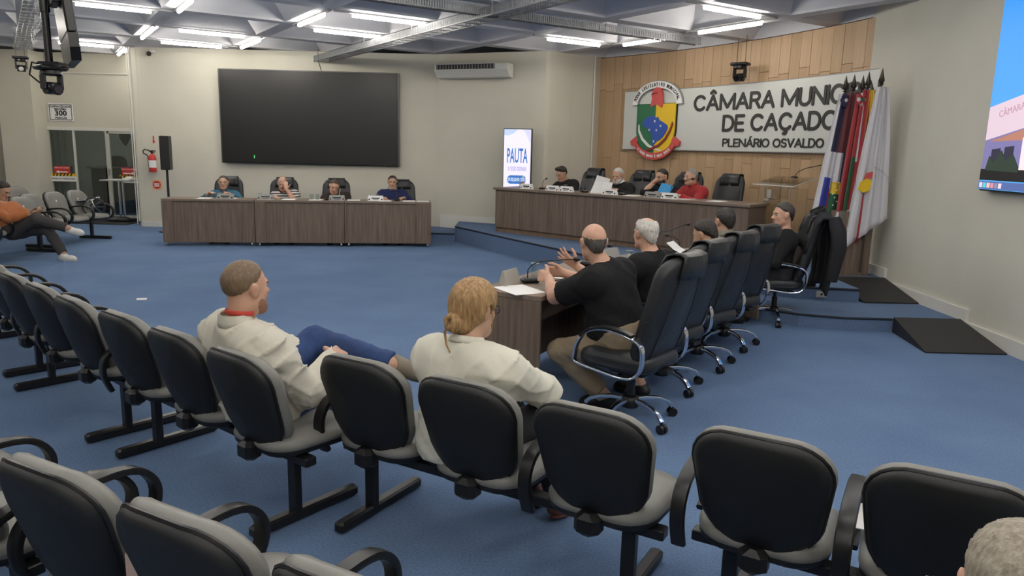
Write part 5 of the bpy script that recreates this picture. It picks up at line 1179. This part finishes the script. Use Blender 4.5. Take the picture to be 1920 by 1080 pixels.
        G.d = (G.d+ns*hair.get('rough', 1.)).astype(np.float32)
        mk = np.full(G.d.shape, -1., np.float32)
        for (n, d0) in hair.get('planes', [((0, -.9, 1), .020)]):
            L = math.sqrt(sum(q*q for q in n)); mk = np.maximum(mk, ((d0*S-(n[0]*x+n[1]*y+n[2]*z))/L+ns*.8).astype(np.float32))
        G.d = np.maximum(G.d+(t+.003)*np.clip(1+mk/hair.get('fade', .04), 0, 1)**2*hair.get('fk', 1.), mk).astype(np.float32)
        for sx in (-1, 1): G.carve(E((sx*.085, -.006, -.008), (.020, .026, .038)), .006)   # room for the ears
        for c, q in hair.get('holes', ()): G.carve(E(c, q), .012)
        V, Q = G.mesh(); hh_ = link('hair', fast_mesh('hair', V, Q, hair['m']), T)
        for pth, rr in hair.get('strands', ()): MB().tube([H(*q) for q in pth], [rr*S*(1-.75*i/(len(pth)-1)) for i in range(len(pth))], 7).build('hair_strand', hair['m'], T)
        for pth, rr in hair.get('bun', ()): MB().tube([H(*q) for q in pth], [rr*S*(.55+.45*math.sin(math.pi*(i+.5)/len(pth))) for i in range(len(pth))], 9).build('hair_bun', hair['m'], T)
    if beard:
        t = beard.get('t', .007); pr = [(E((0, .028, -.048), (.057+t, .062+t, .074+t)), .03), (cap(H(-.012, .072, -.100), H(.012, .072, -.100), (.020+t)*S), .03), (cap(H(-.043, .015, -.068), H(-.02, .06, -.092), (.020+t)*S), .03), (cap(H(.043, .015, -.068), H(.02, .06, -.092), (.020+t)*S), .03)]
        lo = np.min([pbounds(p, .03)[0] for p, _ in pr], 0); hi = np.max([pbounds(p, .03)[1] for p, _ in pr], 0); G = Field(lo, hi, min(h, .007))
        for p, k in pr: G.add(p, k)
        X, Y, Z = G.grid(); x, y, z = [(X-hc[0])*Rh[0, i]+(Y-hc[1])*Rh[1, i]+(Z-hc[2])*Rh[2, i] for i in range(3)]
        G.d = np.maximum(G.d, ((z+.045*S)+.0*x-.35*np.maximum(np.abs(x)-.03*S, 0)*1.2).astype(np.float32)); G.d = np.maximum(G.d, (.004*S-y).astype(np.float32)); G.carve(E((0, .098, -.066), (.022, .02, .007)), .004)
        V, Q = G.mesh()
        if len(Q): link('beard', fast_mesh('beard', V, Q, beard['m']), T)
    if glasses:
        g = MB()
        for sx in (-1, 1):
            g.tube([H(sx*.034+.023*math.cos(k*.524), .104-.05*abs(sx*.034+.023*math.cos(k*.524))**1*.25, .0+.018*math.sin(k*.524)) for k in range(12)], .0022*S, 6, closed=True)
            g.tube([H(sx*.056, .098, .006), H(sx*.078, .05, .008), H(sx*.082, -.01, .010), H(sx*.080, -.025, .0)], .0025*S, 6)
        g.tube([H(-.011, .105, .004), H(.011, .105, .004)], .0022*S, 6); g.build('glasses', glasses, T)
    if extra: extra(T, P, H, arms, legs)
    return T
def L_of(loc, deg, lz=0.):   # world -> local of a person standing at loc facing deg
    a = rad(deg-90)
    def f(x, y, z): dx, dy = x-loc[0], y-loc[1]; q = R2((dx, dy), -a); return (q[0], q[1], z-lz)
    def v(x, y, z): q = R2((x, y), -a); return (q[0], q[1], z)
    return f, v
HB = hairm('black', (.012, .010, .009), (.035, .028, .024)); HBR = hairm('brown', (.05, .03, .018), (.10, .065, .04)); HLB = hairm('light_brown', (.13, .085, .05), (.21, .145, .09)); HBL = hairm('blonde', (.22, .12, .05), (.46, .29, .135))
HW = hairm('white', (.42, .40, .37), (.72, .70, .66)); HG = hairm('grey', (.16, .15, .14), (.38, .36, .33)); HDG = hairm('dark_grey', (.03, .027, .025), (.09, .08, .07))
BLK = cloth('black_shirt', (.012, .012, .013), .9, bump=.2); KHA = cloth('khaki_trousers', (.25, .195, .13), .85, bump=.25); OFFW = cloth('off_white_shirt', (.60, .575, .49), .85, nz=.05, bump=.2); CREAM = cloth('cream_blazer', (.66, .645, .555), .8, nz=.03, bump=.1)
JEAN = cloth('blue_jeans', (.022, .05, .145), .85, nz=.25, sc=12, bump=.3); DARKT = cloth('dark_trousers', (.03, .03, .034)); TEAL = cloth('teal_shirt', (.03, .12, .19), .8); NAVY = cloth('navy_suit', (.018, .025, .085), .8); REDS = cloth('red_sweater', (.33, .018, .022), .85, bump=.2)
ORNG = cloth('orange_shirt', (.36, .115, .035), .85); GREYT = cloth('grey_trousers', (.055, .052, .052), .85); KHS = cloth('khaki_shirt', (.20, .185, .15), .85); LBL = cloth('pale_blue_shirt', (.42, .48, .58), .8); DKJ = cloth('dark_jacket', (.014, .014, .016), .85); BRSH = cloth('dark_brown_shirt', (.035, .025, .023), .85)
SHB = mat('black_shoe', (.012, .011, .010), .4); SHW = mat('white_shoe', (.62, .61, .58), .6); SHG = mat('grey_shoe', (.20, .17, .13), .75); SHR = mat('brown_leather', (.17, .055, .035), .4); SOLEW = mat('pale_sole', (.62, .58, .50), .7); SOCK = mat('pale_sock', (.55, .53, .47), .9)
STR = bpy.data.materials.new('cloth_stripes'); STR.use_nodes = True
def _stripe():
    nt = STR.node_tree; b = nt.nodes['Principled BSDF']; b.inputs['Roughness'].default_value = .85; tc = nt.nodes.new('ShaderNodeTexCoord'); w_ = nt.nodes.new('ShaderNodeTexWave'); w_.wave_type = 'BANDS'; w_.bands_direction = 'Z'; w_.inputs['Scale'].default_value = 7.5; w_.inputs['Distortion'].default_value = 1.2; w_.inputs['Detail'].default_value = 1
    r = nt.nodes.new('ShaderNodeValToRGB'); r.color_ramp.interpolation = 'CONSTANT'; r.color_ramp.elements[0].color = (.03, .022, .028, 1); r.color_ramp.elements[1].position = .45; r.color_ramp.elements[1].color = (.62, .60, .58, 1)
    nt.links.new(tc.outputs['Object'], w_.inputs['Vector']); nt.links.new(w_.outputs['Fac'], r.inputs['Fac']); nt.links.new(r.outputs['Color'], b.inputs['Base Color'])
_stripe()
# ---------------------------------------------------------------- the people
NEAR = .0074
# bald man at the near end of the council table
loc, dg = (.755, 4.66), 143; f, v = L_of(loc, dg)
person('person', 'bald man in a black shirt and khaki trousers with clasped hands at the council table', loc, dg, hipz=.50, S=1.04, fat=1.16, belly=.03, lean=24, side=-3, hy=-40, hp=4, nf=.035, tl=.47,
       aL=dict(w=f(.25, 5.00, .835), d=v(-.55, .80, .02), n=v(.6, .45, -.15), curl=.75, pole=v(-.35, -.9, -.7)), aR=dict(w=f(.36, 5.20, .84), d=v(-.94, .06, .05), n=v(-.25, -.9, -.2), curl=.7, pole=v(.5, .6, -.7)),
       fL=f(.64, 4.73, .09), fR=f(.92, 5.02, .09), kL=v(-1, .35, .6), kR=v(-.6, .8, .6), fdL=v(-.75, .5, -.12), fdR=v(-.75, .6, 0), sk='pink', h=.0068,
       hair=dict(m=HDG, t=.004, planes=[((0, -.45, 1), -.02), ((0, .15, -1), -.046)], rough=.5, brow=True), shirt=dict(m=BLK, sleeve=.80, e=.014, wr=.009, hem=-.12), pants=dict(m=KHA, wr=.009, short=.05), shoe=dict(m=SHB), sock=SOCK)
# white haired man
loc, dg = (1.12, 5.44), 135; f, v = L_of(loc, dg)
person('person', 'white haired man in a black shirt gesturing with an open hand', loc, dg, hipz=.49, S=1.02, fat=1.08, lean=16, side=0, hy=-22, hp=2, nf=.03, tl=.44,
       aL=dict(w=f(.47, 5.42, .86), d=v(-.75, .10, .55), n=v(.35, .75, .4), curl=.15, spread=.8, pole=v(-.3, -.5, -.8)), aR=dict(w=f(.84, 6.02, .80), d=v(-.75, .55, 0), n=(0, 0, -1), curl=.4),
       fL=f(.62, 5.75, .09), fR=f(.80, 5.98, .09), fdL=v(-.7, .7, 0), fdR=v(-.7, .7, 0), sk='pink', h=.0076,
       hair=dict(m=HW, t=.010, planes=[((0, -.9, 1), .020)], holes=[((.012, .0, .120), (.054, .10, .046))], rough=1.3), shirt=dict(m=BLK, sleeve=.85, e=.014, wr=.009), pants=dict(m=DARKT), shoe=dict(m=SHB))
# bowed dark head
loc, dg = (1.62, 6.02), 112; f, v = L_of(loc, dg)
person('person', 'man with short black hair bowing his head over papers at the council table', loc, dg, hipz=.46, side=6, tl=.42, lean=14, hy=22, hp=22, nf=.05,
       aL=dict(w=f(1.36, 6.56, .79), d=v(.1, .9, 0), curl=.5), aR=dict(w=f(1.60, 6.62, .80), d=v(-.2, .9, 0), curl=.5), sk='warm', h=.009,
       hair=dict(m=HB, t=.010, planes=[((0, -.9, 1), .020)]), shirt=dict(m=DKJ, sleeve=1.), pants=dict(m=DARKT), shoe=dict(m=SHB))
# khaki shirt man
loc, dg = (1.92, 6.62), 100; f, v = L_of(loc, dg)
person('person', 'man with black hair and a khaki shirt, back turned, behind the bowed head', loc, dg, hipz=.50, lean=6, hy=8, hp=6, sk='warm', h=.009, tl=.425,
       aL=dict(w=(-.12, .38, .80)), aR=dict(w=(.12, .38, .80)), hair=dict(m=HB, t=.010, planes=[((0, -.9, 1), .020)]), shirt=dict(m=KHS), collar=dict(m=KHS, open=30), pants=dict(m=DARKT), shoe=dict(m=SHB))
# man in black in profile, in the chair with the jacket
loc, dg = (2.72, 7.50), 178; f, v = L_of(loc, dg)
person('person', 'dark haired man in black sitting in profile before the chair with the jacket', loc, dg, hipz=.49, lean=-2, hy=8, hp=4, nf=.03, tl=.44, sk='pink', h=.009,
       aL=dict(w=(-.14, .34, .66)), aR=dict(w=(.12, .36, .68)), fL=(-.12, .40, .09), fR=(.12, .34, .09), hair=dict(m=HBR if 0 else HDG, t=.010, planes=[((0, -.9, 1), .020)]), shirt=dict(m=BLK, wr=.005), pants=dict(m=DARKT), shoe=dict(m=SHB))
# man in the white shirt in the audience
loc, dg = (-1.17, 3.36), 50; f, v = L_of(loc, dg)
def lanyard(T, P, H, arms, legs):
    b = MB(); pts = []
    for k in range(15): a = rad(150+240*k/14); pts.append(H(.0600*math.cos(a), .0610*math.sin(a)-.030, -.106-.006*math.sin(a)))
    b.tube(pts, .006, 6, flat=((0, 0, 1), .011, .003)).build('lanyard', mat('red_lanyard', (.55, .06, .04), .6), T)
person('person', 'man with cropped light brown hair and a white shirt, legs crossed, on the bench', loc, dg, hipz=.47, S=1.03, fat=1.08, lean=-14, side=3, hy=6, hp=2, nf=.055, tl=.395,
       aL=dict(w=f(-.98, 3.72, .66), d=v(.5, .8, 0), n=(0, 0, -1), curl=.4), aR=dict(w=f(-.86, 3.48, .69), d=v(.1, 1, -.1), n=v(-.5, .1, -.8), curl=.45, pole=v(.3, -.3, -1)),
       fL=f(-.62, 3.66, .60), kL=v(-.8, .6, .5), fdL=v(.80, -.25, -.15), fR=f(-.68, 3.98, .09), kR=v(.3, .8, 1), fdR=v(.6, .8, 0), sk='pink', h=NEAR,
       hair=dict(m=HLB, t=.005, nape=False, planes=[((0, -.9, 1), .020)], rough=.35), beard=dict(m=hairm('ginger', (.27, .13, .075), (.36, .19, .12)), t=.002), shirt=dict(m=OFFW, sleeve=1., e=.020, wr=.020, hem=-.16), collar=dict(m=OFFW, open=40), pants=dict(m=JEAN, wr=.009, short=-.01), shoe=dict(m=SHG, sm=SOLEW), extra=lanyard)
# woman in the cream blazer
loc, dg = (-.20, 2.96), 62; f, v = L_of(loc, dg)
def bun_path(n=16): return [(.030*math.cos(k*.95)*(1-k/40), -.118-.012*math.sin(k*.6)-.0006*k, -.055+.028*math.sin(k*.95)) for k in range(n)]
person('person', 'woman with a blonde low bun and glasses in a cream blazer on the bench', loc, dg, hipz=.47, S=.99, fat=1.0, tl=.40, lean=6, side=1, hy=-10, hp=8, nf=.035, female=True,
       aL=dict(w=f(-.02, 3.36, .60), d=v(.6, .6, 0), curl=.4), aR=dict(w=f(.10, 3.30, .60), d=v(-.7, .7, 0), n=(0, 0, -1), curl=.4, pole=v(1, -.2, -.3)),
       fL=f(.12, 3.34, .10), fR=f(.24, 3.24, .10), fdL=v(.45, .85, -.2), fdR=v(.5, .8, -.2), kL=v(.4, .8, 1), kR=v(.5, .8, 1), sk='fair', h=NEAR,
       hair=dict(m=HBL, t=.020, h=.0055, planes=[((0, -1.05, 1), -.060)], rough=.75, add=[((0, -.05, .02), (0, -.09, -.05), .060, .030, .03), ((-.04, -.02, .0), (-.01, -.09, -.055), .045, .02, .03), ((.04, -.02, .0), (.01, -.09, -.055), .045, .02, .03)],
                 bun=[(bun_path(), .020)], strands=[([(-.02, -.125, -.06), (-.03, -.135, -.10), (-.02, -.13, -.15), (.01, -.125, -.19)], .008), ([(-.03, -.11, -.06), (-.045, -.12, -.11), (-.035, -.115, -.15)], .007), ([(.075, .02, .02), (.082, .03, -.03), (.078, .035, -.09)], .004)]),
       glasses=BLACKP, shirt=dict(m=cloth('cream_top', (.6, .58, .5)), sleeve=.5, e=.006, wr=0), jacket=dict(m=CREAM, e=.022, wr=.014, name='blazer', hem=-.12, top=.50), collar=dict(m=CREAM, open=110, hk=.5), pants=dict(m=DARKT), shoe=dict(m=SHR, sm=SHR))
# head at the bottom right corner
loc, dg = (.86, 1.13), 62
person('person', 'grey haired head of a person at the bottom right corner', loc, dg, hipz=.40, S=1., tl=.42, lean=-4, hy=0, hp=4, nf=.02, sk='pink', h=.0075, hair=dict(m=hairm('ash_grey', (.20, .17, .13), (.38, .34, .27)), t=.010, h=.005, planes=[((0, -.9, 1), .020)], rough=.8, holes=[((.06, .02, .105), (.045, .05, .02))]), shirt=dict(m=DKJ), pants=dict(m=DARKT), shoe=dict(m=SHB))
# orange shirt man by the left wall
loc, dg = (-6.98, 10.34), -6; f, v = L_of(loc, dg)
def phone(T, P, H, arms, legs): pass
person('person', 'man in an orange shirt with white sneakers looking at his phone by the left wall', loc, dg, hipz=.40, lean=-26, hy=0, hp=30, nf=.09, tl=.40, sk='tan', h=.009,
       aL=dict(w=(-.05, .30, .66), d=(.5, .7, .2), n=(.4, .2, .5), curl=.6), aR=dict(w=(.10, .30, .66), d=(-.4, .8, .2), n=(-.4, .2, .6), curl=.6), fL=(-.02, .66, .09), fR=(-.02, .76, .46), kL=(0, .5, 1), kR=(.3, .3, 1), fdL=(.05, 1, 0), fdR=(-.1, 1, -.15),
       hair=dict(m=HB, t=.010, planes=[((0, -.9, 1), .020)]), shirt=dict(m=ORNG, wr=.005), collar=dict(m=ORNG, open=40), pants=dict(m=GREYT), shoe=dict(m=SHW, sm=SHW))
ph = MB().bbox((0, 0, 0), (.075, .15, .009), .003).build('phone', BLACKP); ph.location = (-6.72, 10.30, .69); ph.rotation_euler = (rad(25), 0, rad(-80)); tag(ph, 'dark phone in the hands of the man in orange', 'phone')
# row below the screen
a0 = math.degrees(fa)-90
def far(s, d, lb, **k):
    p = FD(s, d, 0); return person('person', lb, (p[0], p[1]), a0+k.pop('turn', 0), h=k.pop('h', .0105), **k)
far(.79, .92, 'man in a teal blue shirt with glasses behind the left desk', hipz=.44, lean=4, hy=4, hp=0, tl=.385, sk='pink', aL=dict(w=(-.20, .34, .80)), aR=dict(w=(.20, .34, .80)), hair=dict(m=HDG, t=.009), glasses=GREYM, shirt=dict(m=TEAL), collar=dict(m=TEAL, open=50), pants=dict(m=DARKT), shoe=dict(m=SHB))
far(1.87, .84, 'balding man in a striped polo shirt with a hand over his face', hipz=.43, lean=16, side=6, hy=4, hp=14, tl=.43, sk='pink', aL=dict(w=(-.03, .36, .935), d=(.12, -.45, .75), n=(.15, -.9, -.3), curl=.35, pole=(-.6, .3, -1)), aR=dict(w=(.20, .38, .80), d=(-.6, .6, 0)), hair=dict(m=HG, t=.005, planes=[((0, -.50, 1), -.015), ((0, .2, -1), -.05)], rough=.4), shirt=dict(m=STR, sleeve=.85), collar=dict(m=cloth('maroon_collar', (.10, .015, .025)), open=50), pants=dict(m=DARKT), shoe=dict(m=SHB))
far(2.75, .80, 'dark haired man in a brown shirt leaning over to write', hipz=.43, lean=24, side=6, hy=10, hp=22, hr=-14, tl=.43, sk='pink', aL=dict(w=(-.06, .40, .80), d=(.2, .9, 0), curl=.6), aR=dict(w=(.0, .30, .80), d=(-.9, .4, 0), curl=.4), hair=dict(m=HBR, t=.009), shirt=dict(m=BRSH), pants=dict(m=DARKT), shoe=dict(m=SHB))
far(3.70, .86, 'man in a navy suit and pale shirt behind the right desk', hipz=.46, lean=5, hy=0, hp=2, tl=.42, sk='warm', aL=dict(w=(-.20, .36, .80), d=(.5, .8, 0)), aR=dict(w=(.18, .36, .80), d=(-.5, .8, 0)), hair=dict(m=HB, t=.011), shirt=dict(m=LBL), jacket=dict(m=NAVY, v=(.14, .075), e=.026), collar=dict(m=LBL, open=60), pants=dict(m=NAVY), shoe=dict(m=SHB))
pn = MB().tube([(0, 0, 0), (.02, 0, .13)], .005, 8).build('pen', mat('pen_cream', (.6, .5, .3), .4)); p = FD(2.80, .34, .83); pn.location = p; tag(pn, 'pen in the hand of the writing man below the screen', 'pen')
# dais desk
def dais(x, y, dg, lb, **k): return person('person', lb, (x, y), dg, loc_z=DZ, h=k.pop('h', .0105), **k)
def logo(T, P, H, arms, legs): MB().ball((0, 0, 0), .03, 10, sc=(1, .35, 1.2)).build('chest_patch', PAPER, T, P(.09, .15, .33))
dais(1.02, 12.76, 222, 'young man with a black quiff in a dark jacket reading at the dais desk', hipz=.47, lean=24, side=8, hy=0, hp=28, nf=.04, tl=.44, sk='warm', aL=dict(w=(-.14, .40, .80), d=(.6, .6, 0)), aR=dict(w=(.30, .44, .80), d=(-.5, .6, 0)), hair=dict(m=HB, t=.016, planes=[((0, -.9, 1), .020)], add=[((-.03, .045, .105), (.03, .045, .108), .030, .030, .03)]), shirt=dict(m=DKJ, e=.018), pants=dict(m=DARKT), shoe=dict(m=SHB), extra=logo)
dais(1.80, 12.10, 218, 'white bearded man in a dark jacket reading a sheet at the dais desk', hipz=.45, lean=14, side=4, hy=14, hp=12, tl=.43, sk='pink', aL=dict(w=(-.16, .36, .82), d=(.4, .8, .2), curl=.5), aR=dict(w=(.16, .40, .82), d=(-.3, .8, .3), curl=.5), hair=dict(m=HW, t=.009), beard=dict(m=HW, t=.010), shirt=dict(m=PAPER), jacket=dict(m=DKJ, v=(.20, .07)), collar=dict(m=PAPER, open=50), pants=dict(m=DARKT), shoe=dict(m=SHB))
dais(2.36, 11.60, 226, 'bearded man with dark hair and glasses holding a blue booklet at his mouth', hipz=.46, lean=16, side=-2, hy=-14, hp=10, tl=.44, sk='fair', aL=dict(w=(-.16, .36, .82), d=(.5, .7, .1)), aR=dict(w=(.02, .27, 1.0), d=(-.25, -.35, .75), n=(-.2, -.9, -.1), curl=.6, pole=(.7, .2, -1)), hair=dict(m=HB, t=.009), beard=dict(m=HB, t=.007), glasses=BLACKP, shirt=dict(m=DKJ, e=.018), pants=dict(m=DARKT), shoe=dict(m=SHB))
dais(2.78, 11.22, 206, 'grey haired man in a red sweater in profile reaching along the dais desk', hipz=.47, lean=16, side=0, hy=-10, hp=4, tl=.45, fat=1.1, sk='pink', aL=dict(w=(-.12, .46, .80), d=(.3, .9, 0), curl=.4), aR=dict(w=(.10, .52, .82), d=(.2, .9, 0), curl=.4), hair=dict(m=HG, t=.006, rough=.4, planes=[((0, -.9, 1), .020)]), shirt=dict(m=REDS, e=.018, wr=.006), collar=dict(m=REDS, open=20, hk=.7), pants=dict(m=DARKT), shoe=dict(m=SHB))
# papers and the booklet in hands
b = MB(); b.box((0, 0, 0), (.21, .006, .15)); o = b.build('booklet', mat('booklet_blue', (.05, .30, .62), .5)); MB().box((.003, .005, 0), (.20, .006, .145)).build('pages', PAPER, o)
p = DD(3.08, .34, 1.17); o.location = p; o.rotation_euler = (rad(-28), rad(10), da-.1); tag(o, 'light blue booklet held up over the dais desk', 'booklet')
p = DD(1.98, .26, 1.15); s = paper(p[0], p[1], p[2], 0, 'white sheet held up by the bearded man at the dais desk', .24, .30, th=.002, curl=.04, grp='papers held up'); s.rotation_euler = (rad(62), rad(12), da+.1)
p = DD(2.12, .22, 1.13); s = paper(p[0], p[1], p[2], 0, 'printed sheet with a dark picture held beside the white sheet', .18, .20, th=.002, grp='papers held up'); s.rotation_euler = (rad(66), 0, da); MB().box((0, 0, -.003), (.12, .10, .003)).build('picture', mat('print_grey', (.10, .10, .10), .6), s, (0, -.02, 0))
